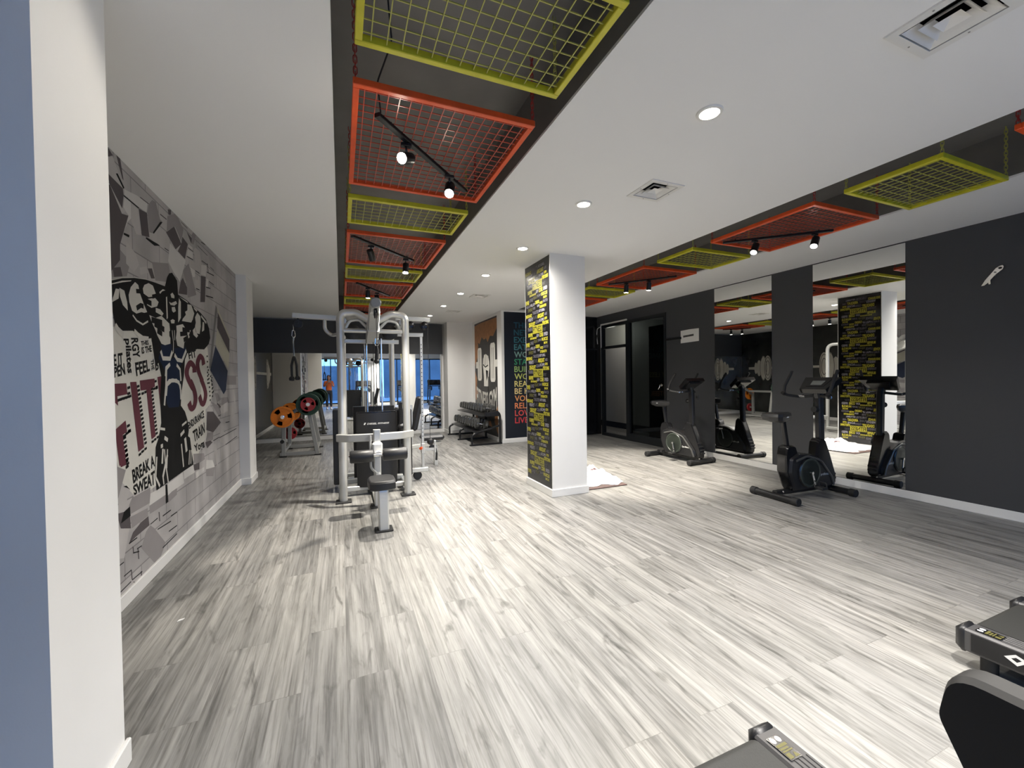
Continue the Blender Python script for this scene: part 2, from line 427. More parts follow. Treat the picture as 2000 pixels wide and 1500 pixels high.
# terrace outside the windows, dusk-lit
struct('exterior_terrace', MB().bb((-14, -16, -.2), (20, -2.9, -.06)), mat('terrace_paving', (.35, .36, .38), .7, var=.2, vscale=1.5))
ex = MB().bb((-9, -11.2, -.06), (1.2, -11.0, 2.45)).bb((3.2, -13.2, -.06), (9.5, -13.0, 3.4)).bb((-3.2, -15.6, -.06), (-1.6, -15.2, 6.5))
for i in range(9): ex.bb((-8.6 + i * 1.1, -10.98, 1.0), (-8.0 + i * 1.1, -10.97, 2.0))
struct('exterior_wall', ex, mat('terrace_wall', (.16, .17, .19), .7, var=.2, vscale=.8))
# baseboards
H = .09; T = .016
def skirt(nm, *boxes):
    m = MB()
    for a, b_ in boxes: m.bb((a[0], a[1], 0), (b_[0], b_[1], H), .004)
    return struct(nm, m, M['white_trim'])
skirt('baseboard_left', ((XL, 1.957), (XL + T, 6.62)), ((-1.29, 6.62 - T), (-1.17 + T, 6.62)), ((-1.17, 6.62), (-1.17 + T, 7.06)))
skirt('baseboard_left_pier', ((-.765, 1.556), (-.765 + T, 1.957 + .012)), ((-1.45, 1.556 - T), (-.765 + T, 1.556)))
skirt('baseboard_alcove', ((-1.95, 7.06), (-1.95 + T, YB)))
skirt('baseboard_back', ((-1.95, YB - .05), (2.53, YB)), ((2.53, 10.45 - T), (3.2, 10.45)), ((2.53 - T, 10.45 - T), (2.53, YB)))
skirt('baseboard_far_right', ((3.2 - T, 8.33), (3.2, 10.45)), ((3.2 - T, 8.33 - T), (5.0, 8.33)))
skirt('baseboard_right', ((XR - T, -2.7), (XR, 6.27)))
skirt('baseboard_column', ((2.275 - T, 4.315 - T), (2.275, 5.02 + T)), ((2.75, 4.315 - T), (2.75 + T, 5.02 + T)), ((2.275, 4.315 - T), (2.75, 4.315)), ((2.275, 5.02), (2.75, 5.02 + T)))
struct('baseboard_corridor', MB().bb((6.98, 5.68, 0), (7.0, 11.0, .15)), M['black_paint'])
# glazed door screen in the right wall
def frame_yz(m, x0, x1, y0, y1, z0, z1, t):
    m.bb((x0, y0, z0), (x1, y0 + t, z1)).bb((x0, y1 - t, z0), (x1, y1, z1)).bb((x0, y0 + t, z1 - t), (x1, y1 - t, z1)).bb((x0, y0 + t, z0), (x1, y1 - t, z0 + t)); return m
d1 = struct('door_1', frame_yz(MB(), XR - .01, XR + .07, 7.44, 8.44, 0, 2.63, .07).bb((XR - .01, 7.5, 2.06), (XR + .07, 8.38, 2.12)), M['dark_frame'])
obj('transom_pane', MB().bb((XR + .03, 7.5, 2.12), (XR + .036, 8.38, 2.57)), M['clear_glass'], d1)
d2 = struct('door_2', frame_yz(MB(), XR - .012, XR + .07, 6.28, 7.45, 0, 2.63, .06).bb((XR - .012, 6.34, .06), (XR + .03, 7.39, .16)), M['dark_frame'])
obj('glass_pane', MB().bb((XR + .03, 6.33, .15), (XR + .036, 7.4, 2.58)), M['dark_glass'], d2)
obj('backing_panel', MB().bb((XR + .075, 6.30, .02), (XR + .085, 6.86, 2.42)), M['black_paint'], d2)
hd = MB().cyl((XR - .012, 6.40, 1.225), (XR - .055, 6.40, 1.225), .014).tube(fillet([(XR - .055, 6.40, 1.225), (XR - .06, 6.40, 1.2), (XR - .06, 6.44, 1.14)], .02), .010).cyl((XR - .012, 6.40, 1.225), (XR - .02, 6.40, 1.225), .026)
obj('door_handle', hd, M['chrome'], d2, 'chrome lever handle')
struct('trim_1', MB().bb((XR - .02, 7.46, 2.63), (XR + .005, 8.42, 2.665), .003).bb((XR - .02, 8.42, 2.1), (XR + .005, 8.445, 2.665), .003), M['white_trim'])
d3 = struct('door_3', MB().bb((5.02, 8.58, .01), (5.40, 8.62, 2.06), .003).bb((5.41, 8.58, .01), (5.8, 8.62, 2.06), .003).bb((5.02, 8.585, 2.09), (5.8, 8.62, 2.83), .003), M['black_gloss'])
obj('door_handle', MB().bb((5.37, 8.56, 1.0), (5.385, 8.58, 1.2), .003), M['black_metal'], d3)
tag(obj('hanging_cable', MB().tube(fillet([(XR - .008, 8.43, 2.60), (XR - .05, 8.53, 2.58), (XR - .02, 8.60, 2.4), (XR - .02, 8.57, 2.2)], .08), .007, 6), M['white_trim']), 'short white cable hanging loose beside the black glazed door frame', 'cable')

# ---------------------------------------------------------------- mirrors
def mirror_thing(label, mb):
    t = obj('wall_mirror', mb, M['mirror']); return tag(t, label, 'mirror')
mirror_thing('tall mirror strip beside the glazed door with the farther exercise bike in front', MB().bb((XR - .006, 4.155, .095), (XR - .001, 5.155, 2.845)))
mirror_thing('tall mirror strip behind the nearer exercise bike reflecting the lettered column', MB().bb((XR - .006, 2.607, .095), (XR - .001, 3.585, 2.845)))
mirror_thing('wide wall mirror under the dark fascia across the back wall', MB().bb((-1.94, YB - .045, .10), (2.47, YB - .005, 2.06)))
# outlines of the left wall print, metres along the wall and up it
MURAL = {'blocks':{'pale':[[(3.492,2.63),(3.582,2.633),(3.58,2.522),(3.532,2.485),(3.478,2.406),(3.545,2.528),(3.506,2.542),(3.473,2.557)],
[(3.495,2.682),(3.683,2.717),(3.845,2.726),(3.829,2.657),(3.701,2.645),(3.492,2.644)],[(4.271,2.565),(4.399,2.548),(4.645,2.522),(4.582,2.429),(4.482,2.291),(4.335,2.343),(4.221,2.404)],
[(5.114,2.603),(5.287,2.64),(5.252,2.519),(5.094,2.504)],[(4.736,2.699),(4.847,2.698),(4.844,2.671),(4.724,2.669)],[(4.712,2.646),(4.853,2.653),(4.848,2.59),(4.688,2.579)],
[(4.759,2.492),(4.904,2.494),(4.899,2.43),(4.835,2.416)],[(5.275,2.502),(5.352,2.504),(5.319,2.421),(5.242,2.405)],[(3.763,0.611),(4.047,0.608),(4.042,0.533),(3.741,0.529)],
[(4.068,0.607),(4.29,0.616),(4.284,0.54),(4.082,0.514)],[(5.113,0.614),(5.329,0.575),(5.409,0.486),(5.092,0.523)],[(4.446,0.659),(4.689,0.654),(4.747,0.563),(4.458,0.562)],
[(4.094,0.605),(4.425,0.629),(4.455,0.529),(4.169,0.525)],[(5.11,0.89),(5.163,0.884),(5.075,0.777),(5.066,0.825)],
[(4.769,0.559),(5.031,0.559),(5.028,0.521),(4.787,0.496)]],'light':[[(3.28,2.786),(3.355,2.825),(3.485,2.688),(3.455,2.663),(3.279,2.695)],[(3.309,2.63),(3.39,2.651),(3.458,2.552),(3.506,2.542),(3.451,2.507)],
[(3.592,2.622),(3.688,2.627),(3.734,2.46),(3.655,2.44),(3.584,2.504)],[(3.5,2.345),(3.631,2.302),(3.682,2.236),(3.601,2.167),(3.491,2.197)],[(3.692,2.219),(3.81,2.259),(3.832,2.217),(3.7,2.171)],
[(4.73,2.858),(4.873,2.858),(4.869,2.856),(4.825,2.814),(4.725,2.808)],[(4.735,2.566),(4.91,2.572),(4.905,2.508),(4.74,2.494)],[(4.944,2.727),(5.078,2.723),(5.115,2.618),(5.085,2.531),(4.926,2.506),(4.888,2.697)],
[(4.897,2.409),(5.019,2.422),(5.001,2.341),(4.912,2.329)],[(3.374,0.756),(3.455,0.716),(3.365,0.595),(3.275,0.609),(3.303,0.664)],[(3.282,0.515),(3.433,0.468),(3.355,0.305),(3.278,0.329)],
[(3.496,0.672),(3.75,0.67),(3.762,0.655),(3.502,0.654)],[(5.66,0.843),(5.76,0.849),(5.929,0.784),(5.881,0.661),(5.649,0.73)],[(5.371,0.726),(5.462,0.738),(5.598,0.528),(5.499,0.477)],
[(6.108,1.088),(6.227,1.11),(6.379,0.981),(6.171,0.948)],[(6.287,1.303),(6.371,1.311),(6.442,1.178),(6.392,1.11)],[(5.269,1.172),(5.405,1.106),(5.313,1.038),(5.181,1.105)],
[(5.653,1.124),(6.04,1.167),(6.067,1.062),(5.743,1.03)]],'mid':[[(3.841,2.662),(3.87,2.731),(3.937,2.789),(4.003,2.799),(4.078,2.694),(4.12,2.692),(3.946,2.539),(3.869,2.525)],
[(3.233,2.233),(3.409,2.267),(3.553,2.223),(3.496,2.114),(3.308,2.066),(3.277,2.124)],[(3.9,2.314),(4.226,2.387),(4.253,2.335),(4.184,2.226),(3.957,2.188)],
[(4.232,2.775),(4.405,2.858),(4.414,2.755),(4.208,2.644),(4.22,2.712)],[(4.405,2.858),(4.489,2.849),(4.609,2.79),(4.545,2.661),(4.397,2.749)],[(4.835,2.818),(4.892,2.858),(4.967,2.858),(4.881,2.736),(4.829,2.734)],
[(4.563,2.411),(4.722,2.516),(4.891,2.325),(4.929,2.263),(4.677,2.189),(4.648,2.314)],[(3.273,0.906),(3.407,0.853),(3.299,0.697),(3.275,0.729)],[(3.435,0.615),(3.495,0.666),(3.766,0.655),(3.759,0.546),(3.459,0.554)],
[(3.451,0.536),(3.714,0.521),(3.711,0.464),(3.468,0.456)],[(3.741,0.529),(4.042,0.531),(4.037,0.461),(3.745,0.468)],[(4.082,0.513),(4.284,0.538),(4.279,0.472),(4.089,0.455)],
[(3.749,0.386),(3.817,0.341),(4.016,0.162),(3.922,0.095),(3.8,0.092),(3.593,0.281),(3.679,0.365)],[(5.092,0.522),(5.409,0.484),(5.343,0.399),(5.099,0.451)],
[(5.3,1.211),(5.413,1.189),(5.717,1.103),(5.69,0.99),(5.582,1.042)],[(5.163,0.884),(5.385,0.874),(5.377,0.792),(5.1,0.765)],[(4.717,0.742),(5.043,0.696),(5.063,0.631),(4.82,0.622),(4.723,0.669)],
[(5.481,1.287),(5.604,1.284),(5.727,1.209),(5.563,1.181)],[(5.728,1.227),(6.045,1.224),(6.115,1.164),(5.752,1.127)],
[(6.033,1.478),(6.518,1.493),(6.505,1.37),(6.023,1.375)]],'dark':[[(3.281,2.858),(3.355,2.832),(3.28,2.788)],[(3.398,2.858),(3.449,2.858),(3.488,2.735),(3.469,2.741)],
[(3.279,2.691),(3.475,2.679),(3.482,2.635),(3.458,2.542),(3.305,2.633)],[(3.279,2.622),(3.309,2.63),(3.451,2.507),(3.54,2.526),(3.415,2.299),(3.409,2.197),(3.261,2.071)],
[(3.7,2.634),(3.835,2.654),(3.867,2.487),(3.74,2.46)],[(3.728,2.728),(3.871,2.737),(3.87,2.73),(3.728,2.721)],[(4.081,2.74),(4.211,2.745),(4.211,2.736),(4.08,2.731)],
[(3.311,2.124),(3.412,2.154),(3.437,2.1),(3.326,2.07)],[(3.822,2.246),(3.897,2.265),(3.945,2.201),(3.879,2.186)],[(4.192,2.63),(4.379,2.74),(4.544,2.641),(4.399,2.552)],
[(4.576,2.715),(4.716,2.693),(4.627,2.53),(4.45,2.551),(4.544,2.648)],[(4.695,2.799),(4.833,2.783),(4.818,2.724)],[(5.093,2.489),(5.251,2.511),(5.204,2.241),(5.047,2.214)],
[(4.5,2.295),(4.558,2.346),(4.665,2.279),(4.66,2.212),(4.44,2.183)],[(4.244,2.835),(4.316,2.858),(4.312,2.816),(4.256,2.795)],[(3.604,0.454),(3.719,0.461),(3.732,0.391),(3.522,0.383),(3.42,0.372),(3.481,0.425)],
[(3.275,0.609),(3.365,0.595),(3.445,0.545),(3.454,0.461),(3.32,0.505)],[(3.468,0.335),(3.481,0.33),(3.488,0.286),(3.475,0.291)],[(3.54,0.294),(3.553,0.289),(3.559,0.217),(3.546,0.222)],
[(3.438,0.191),(3.45,0.186),(3.456,0.123),(3.444,0.128)],[(3.897,0.438),(3.914,0.433),(3.922,0.36),(3.906,0.366)],[(3.461,0.107),(3.474,0.101),(3.489,0.092),(3.476,0.092)],
[(3.575,0.126),(3.589,0.12),(3.592,0.092),(3.578,0.092)],[(4.72,0.641),(4.89,0.631),(4.885,0.565),(4.727,0.582)],[(5.09,0.798),(5.264,0.794),(5.346,0.763),(5.149,0.727)],
[(5.181,1.105),(5.404,1.089),(5.702,0.944),(5.384,0.866),(5.139,0.918)],[(5.563,1.181),(5.719,1.129),(5.684,1.105),(5.562,1.164)]],'black':[[(3.385,2.735),(3.409,2.746),(3.495,2.692),(3.48,2.678)],
[(3.946,2.537),(4.127,2.689),(4.076,2.674),(3.934,2.546)],[(3.482,2.64),(3.7,2.642),(3.7,2.632),(3.482,2.631)],[(3.468,2.391),(3.547,2.4),(3.541,2.382),(3.467,2.377)],
[(3.805,2.468),(4.009,2.483),(4.064,2.483),(3.953,2.45),(3.804,2.457)],[(4.146,2.494),(4.235,2.497),(4.247,2.491),(4.157,2.488)],[(4.713,2.664),(4.855,2.668),(4.871,2.662),(4.729,2.658)],
[(4.668,2.572),(4.848,2.588),(4.864,2.581),(4.683,2.566)],[(4.904,2.499),(5.037,2.503),(5.054,2.495),(4.921,2.492)],[(5.282,2.576),(5.55,2.601),(5.572,2.593),(5.301,2.569)],
[(4.991,2.767),(5.323,2.76),(5.343,2.754),(5.008,2.761)],[(4.541,2.841),(4.708,2.84),(4.723,2.835),(4.555,2.836)],[(4.912,2.327),(5.023,2.336),(5.041,2.328),(4.929,2.32)],
[(5.351,2.494),(5.54,2.496),(5.562,2.488),(5.372,2.486)],[(5.243,2.41),(5.398,2.427),(5.419,2.419),(5.262,2.402)],[(5.235,2.319),(5.499,2.345),(5.521,2.336),(5.254,2.31)],
[(5.118,2.653),(5.314,2.66),(5.334,2.653),(5.136,2.646)],[(5.315,2.675),(5.333,2.581),(5.353,2.573),(5.335,2.668)],[(5.419,2.663),(5.555,2.658),(5.577,2.65),(5.439,2.656)],
[(5.11,2.839),(5.255,2.854),(5.275,2.848),(5.128,2.833)],[(3.368,0.756),(3.408,0.753),(3.455,0.716),(3.434,0.727)],[(3.365,0.595),(3.448,0.607),(3.452,0.543),(3.322,0.534)],
[(4.037,0.611),(4.078,0.605),(4.089,0.463),(4.037,0.461)],[(3.282,0.287),(3.347,0.286),(3.346,0.279),(3.281,0.28)],[(3.342,0.197),(3.445,0.195),(3.445,0.188),(3.341,0.19)],
[(3.448,0.126),(3.599,0.119),(3.598,0.112),(3.448,0.119)],[(3.532,0.3),(3.602,0.295),(3.601,0.288),(3.532,0.293)],[(3.749,0.396),(3.876,0.402),(3.875,0.394),(3.749,0.389)],
[(3.87,0.319),(4.131,0.299),(4.131,0.29),(3.87,0.311)],[(4.084,0.232),(4.261,0.223),(4.26,0.214),(4.083,0.223)],[(3.285,0.12),(3.434,0.123),(3.433,0.116),(3.284,0.113)],
[(3.971,0.389),(4.137,0.388),(4.137,0.379),(3.971,0.38)],[(3.42,0.376),(3.537,0.375),(3.537,0.367),(3.42,0.368)],[(3.473,0.295),(3.561,0.272),(3.561,0.264),(3.472,0.288)],
[(3.955,0.149),(4.256,0.156),(4.256,0.147),(3.954,0.14)],[(4.134,0.339),(4.269,0.333),(4.268,0.324),(4.133,0.33)],[(5.376,0.779),(5.622,0.789),(5.621,0.781),(5.375,0.771)],
[(5.621,0.781),(6.445,0.797),(6.444,0.788),(5.621,0.773)],[(5.881,0.665),(6.478,0.692),(6.477,0.683),(5.881,0.656)],[(5.58,1.028),(5.71,1.036),(5.71,1.028),(5.58,1.021)],
[(5.907,0.929),(6.091,0.921),(6.09,0.912),(5.906,0.92)]]},'back':[(3.248,1.747),(3.911,1.909),(4.394,2.057),(5.043,1.906),(5.256,1.767),(5.311,1.554),(5.425,1.333),(5.297,1.173),(5.131,1.129),(5.164,0.905),(5.053,0.814),(4.818,0.694),(4.64,0.667),(4.291,0.642),(3.921,0.649),(3.756,0.635),(3.517,0.66),(3.408,0.741),(3.343,0.795),(3.299,0.916),(3.266,1.001),(3.244,1.253)],'fig':[(3.285,1.995),(3.289,2.04),(3.427,2.086),(3.599,2.128),(3.78,2.156),(3.956,2.171),(4.137,2.182),(4.187,2.267),(4.235,2.308),(4.299,2.329),(4.411,2.288),(4.427,2.171),(4.658,2.159),(4.827,2.131),(5.035,2.107),(5.223,2.063),(5.325,1.979),(5.358,1.884),(5.296,1.814),(5.131,1.745),(4.909,1.734),(4.621,1.675),(4.557,1.617),(4.516,1.465),(4.448,1.33),(4.421,1.211),(4.521,1.151),(4.576,1.078),(4.609,0.977),(4.584,0.924),(4.634,0.904),(4.71,0.643),(4.406,0.633),(4.095,0.618),(4.048,0.616),(3.871,0.607),(3.853,0.756),(3.872,0.906),(3.874,0.93),(3.937,0.997),(3.992,1.101),(3.98,1.323),(4.016,1.461),(3.969,1.564),(3.914,1.533),(3.851,1.742),(3.752,1.723),(3.662,1.745),(3.556,1.763),(3.416,1.747),(3.318,1.781),(3.296,1.848)],'lit':[[(3.608,2.101),(3.656,2.091),(3.68,2.037),(3.733,1.976),(3.789,1.923),(3.741,1.911),(3.695,1.909),(3.616,1.887),(3.554,1.897),(3.516,1.948),(3.509,1.994),(3.543,2.053)],
[(3.754,2.112),(3.827,2.141),(3.902,2.138),(3.95,2.089),(3.922,2.062),(3.82,2.037),(3.738,2.048),(3.728,2.081)],[(3.771,2.013),(3.935,2.053),(4.0,2.032),(3.97,1.994),(3.865,1.966),(3.792,1.975)],
[(3.943,1.979),(4.024,1.981),(4.092,1.958),(4.063,1.936),(3.941,1.946)],
[(3.824,1.907),(3.938,1.902),(4.048,1.934),(4.206,1.893),(4.218,1.836),(4.17,1.813),(4.221,1.777),(4.218,1.73),(4.104,1.709),(4.034,1.715),(3.956,1.774),(3.931,1.804),(3.859,1.865)],
[(3.301,1.937),(3.34,2.002),(3.385,2.007),(3.372,1.946),(3.291,1.909)],[(3.386,2.016),(3.451,2.011),(3.486,1.943),(3.492,1.888),(3.426,1.914),(3.392,1.963)],
[(3.288,2.022),(3.426,2.07),(3.556,2.101),(3.545,2.092),(3.425,2.059),(3.288,2.016)],[(3.29,2.049),(3.427,2.092),(3.599,2.133),(3.78,2.161),(3.878,2.17),(3.78,2.156),(3.599,2.127),(3.427,2.086),(3.29,2.042)],
[(4.019,2.113),(4.091,2.15),(4.142,2.151),(4.076,2.13),(4.032,2.101)],[(3.563,1.874),(3.624,1.844),(3.713,1.831),(3.797,1.865),(3.802,1.852),(3.712,1.818),(3.613,1.833),(3.557,1.864)],
[(4.656,2.127),(4.762,2.138),(4.845,2.071),(4.795,2.006),(4.749,1.971),(4.504,1.953),(4.525,1.976),(4.607,2.022),(4.589,2.047),(4.651,2.07)],
[(4.865,2.037),(4.938,2.092),(5.032,2.068),(5.036,1.969),(4.993,1.888),(4.898,1.886),(4.857,1.948),(4.883,1.988)],
[(4.362,1.895),(4.521,1.928),(4.617,1.884),(4.732,1.897),(4.676,1.848),(4.695,1.829),(4.548,1.767),(4.525,1.711),(4.376,1.726),(4.345,1.789),(4.367,1.843)],
[(4.787,1.903),(4.857,1.94),(4.876,1.898),(4.944,1.868),(4.895,1.841),(4.806,1.861)],[(4.25,2.141),(4.294,2.162),(4.336,2.144),(4.334,2.121),(4.265,2.115)],
[(4.235,1.924),(4.286,1.94),(4.329,1.936),(4.319,1.909),(4.25,1.9)],[(4.212,2.071),(4.262,2.07),(4.368,2.105),(4.394,2.089),(4.329,2.059),(4.244,2.051)],
[(4.268,2.036),(4.338,2.051),(4.362,2.019),(4.308,1.998),(4.274,2.005)],[(4.15,2.097),(4.174,2.108),(4.178,1.935),(4.153,1.919)],[(4.443,2.144),(4.488,2.119),(4.477,1.976),(4.409,1.927),(4.419,2.061)],
[(4.444,2.158),(4.658,2.152),(4.677,2.138),(4.538,2.148)],[(4.827,2.127),(4.94,2.115),(4.915,2.096),(4.837,2.114)],[(5.058,2.087),(5.234,2.041),(5.219,2.015),(5.056,2.064)],
[(5.103,2.024),(5.154,2.023),(5.147,1.943),(5.069,1.919)],
[(4.105,1.906),(4.198,1.875),(4.201,1.788),(4.205,1.732),(4.092,1.717)]],'lines_l':[([(4.016,1.658),(4.054,1.602),(4.201,1.606),(4.256,1.668)],0.035),([(4.303,1.644),(4.367,1.605),(4.478,1.6),(4.593,1.701)],0.035),([(4.098,1.461),(4.111,1.529),(4.184,1.556)],0.03),([(4.346,1.561),(4.425,1.524),(4.437,1.424)],0.03),([(4.097,1.339),(4.134,1.409),(4.25,1.431),(4.39,1.414),(4.43,1.331)],0.03),([(4.059,1.232),(4.1,1.382),(4.167,1.425),(4.337,1.428),(4.421,1.384),(4.425,1.264)],0.03),([(4.091,1.308),(4.12,1.519),(4.198,1.562)],0.03),([(4.098,1.308),(4.126,1.393),(4.236,1.433)],0.03),([(3.577,1.765),(3.629,1.746),(3.706,1.729),(3.801,1.733)],0.03),([(3.318,1.772),(3.361,1.741),(3.424,1.721)],0.04),([(3.887,0.857),(3.859,0.709),(3.929,0.624)],0.025),([(4.094,0.838),(3.991,0.681)],0.03),([(3.992,0.689),(4.007,0.621)],0.02),([(4.504,0.92),(4.534,0.793)],0.05),([(4.409,0.879),(4.447,0.672)],0.025),([(4.615,0.794),(4.585,0.666)],0.02),([(4.657,0.787),(4.636,0.664)],0.02),([(4.097,0.881),(4.071,0.733)],0.02),([(4.036,0.89),(4.045,0.798),(4.095,0.618)],0.02),([(4.393,0.955),(4.489,0.983)],0.03),([(4.042,0.98),(4.102,0.954)],0.03),([(4.436,1.036),(4.554,1.059)],0.02),([(3.962,1.06),(4.058,1.044)],0.02),([(4.054,0.977),(4.11,0.952)],0.03),([(3.966,0.922),(4.008,0.924)],0.03),([(4.006,0.899),(3.984,0.786)],0.03),([(4.275,1.655),(4.286,1.745),(4.263,1.845)],0.012),([(4.315,1.851),(4.317,1.767)],0.012)],'dark_l':[([(3.859,1.878),(3.963,1.879),(4.059,1.88)],0.045),([(3.909,1.855),(4.014,1.841),(4.098,1.831)],0.045),([(3.958,1.807),(4.053,1.792)],0.04),([(3.62,2.042),(3.681,2.052)],0.03),([(3.619,1.924),(3.686,1.955),(3.732,1.955)],0.035),([(3.883,2.052),(3.963,2.075)],0.03),([(3.747,2.003),(3.867,1.998)],0.04),([(4.508,1.879),(4.7,1.893)],0.04),([(4.448,1.832),(4.635,1.858)],0.04),([(4.53,1.786),(4.653,1.825)],0.04)],'navy':[[(4.019,1.703),(4.241,1.732),(4.252,1.662),(4.186,1.608),(4.054,1.602)],
[(4.295,1.701),(4.595,1.729),(4.528,1.629),(4.459,1.605),(4.333,1.619)],[(4.083,1.583),(4.246,1.602),(4.477,1.586),(4.446,1.558),(4.112,1.553),(4.079,1.522)],
[(4.118,1.523),(4.192,1.553),(4.337,1.558),(4.425,1.517),(4.436,1.411),(4.25,1.431),(4.118,1.406)],[(4.107,1.37),(4.167,1.422),(4.328,1.424),(4.415,1.381),(4.406,1.265),(4.374,1.201),(4.152,1.208),(4.107,1.247)],
[(4.001,1.646),(4.053,1.593),(4.201,1.6),(4.363,1.632),(4.353,1.485),(4.118,1.482),(3.971,1.6)],
[(4.106,1.307),(4.122,1.547),(4.359,1.567),(4.337,1.275),(4.147,1.26)]],'maroon':[[(3.271,1.408),(3.445,1.411),(3.455,1.339),(3.323,1.33),(3.329,1.271),(3.273,1.301)],
[(3.281,1.125),(3.421,1.171),(3.436,1.098),(3.377,1.082),(3.412,0.888),(3.325,0.896)],[(3.31,0.994),(3.401,0.98),(3.409,0.886),(3.342,0.883)],[(3.499,1.418),(3.588,1.42),(3.681,0.959),(3.59,0.941)],
[(3.642,1.428),(3.888,1.443),(3.891,1.382),(3.82,1.37),(3.879,1.012),(3.808,0.998),(3.741,1.361),(3.649,1.358)],
[(3.941,1.454),(4.028,1.463),(4.036,1.338),(4.014,1.216),(3.986,1.218)]],'sss':[[(4.811,1.504),(4.81,1.512),(4.809,1.525),(4.807,1.538),(4.802,1.552),(4.793,1.562),(4.779,1.57),(4.76,1.578),(4.739,1.585),(4.718,1.588),(4.698,1.588),(4.679,1.583),(4.659,1.574),(4.64,1.562),(4.623,1.549),(4.611,1.536),(4.602,1.524),(4.596,1.511),(4.593,1.498),(4.596,1.483),(4.605,1.466),(4.627,1.444),(4.659,1.418),(4.695,1.392),(4.726,1.37),(4.744,1.359),(4.744,1.362),(4.731,1.377),(4.714,1.396),(4.699,1.412),(4.695,1.417),(4.705,1.41),(4.724,1.395),(4.747,1.375),(4.769,1.354),(4.786,1.336),(4.798,1.32),(4.808,1.303),(4.815,1.287),(4.819,1.271),(4.82,1.255),(4.817,1.239),(4.809,1.223),(4.799,1.208),(4.787,1.194),(4.774,1.184),(4.759,1.177),(4.741,1.171),(4.721,1.168),(4.703,1.168),(4.687,1.171),(4.673,1.179),(4.66,1.191),(4.649,1.205),(4.639,1.218),(4.632,1.227)],
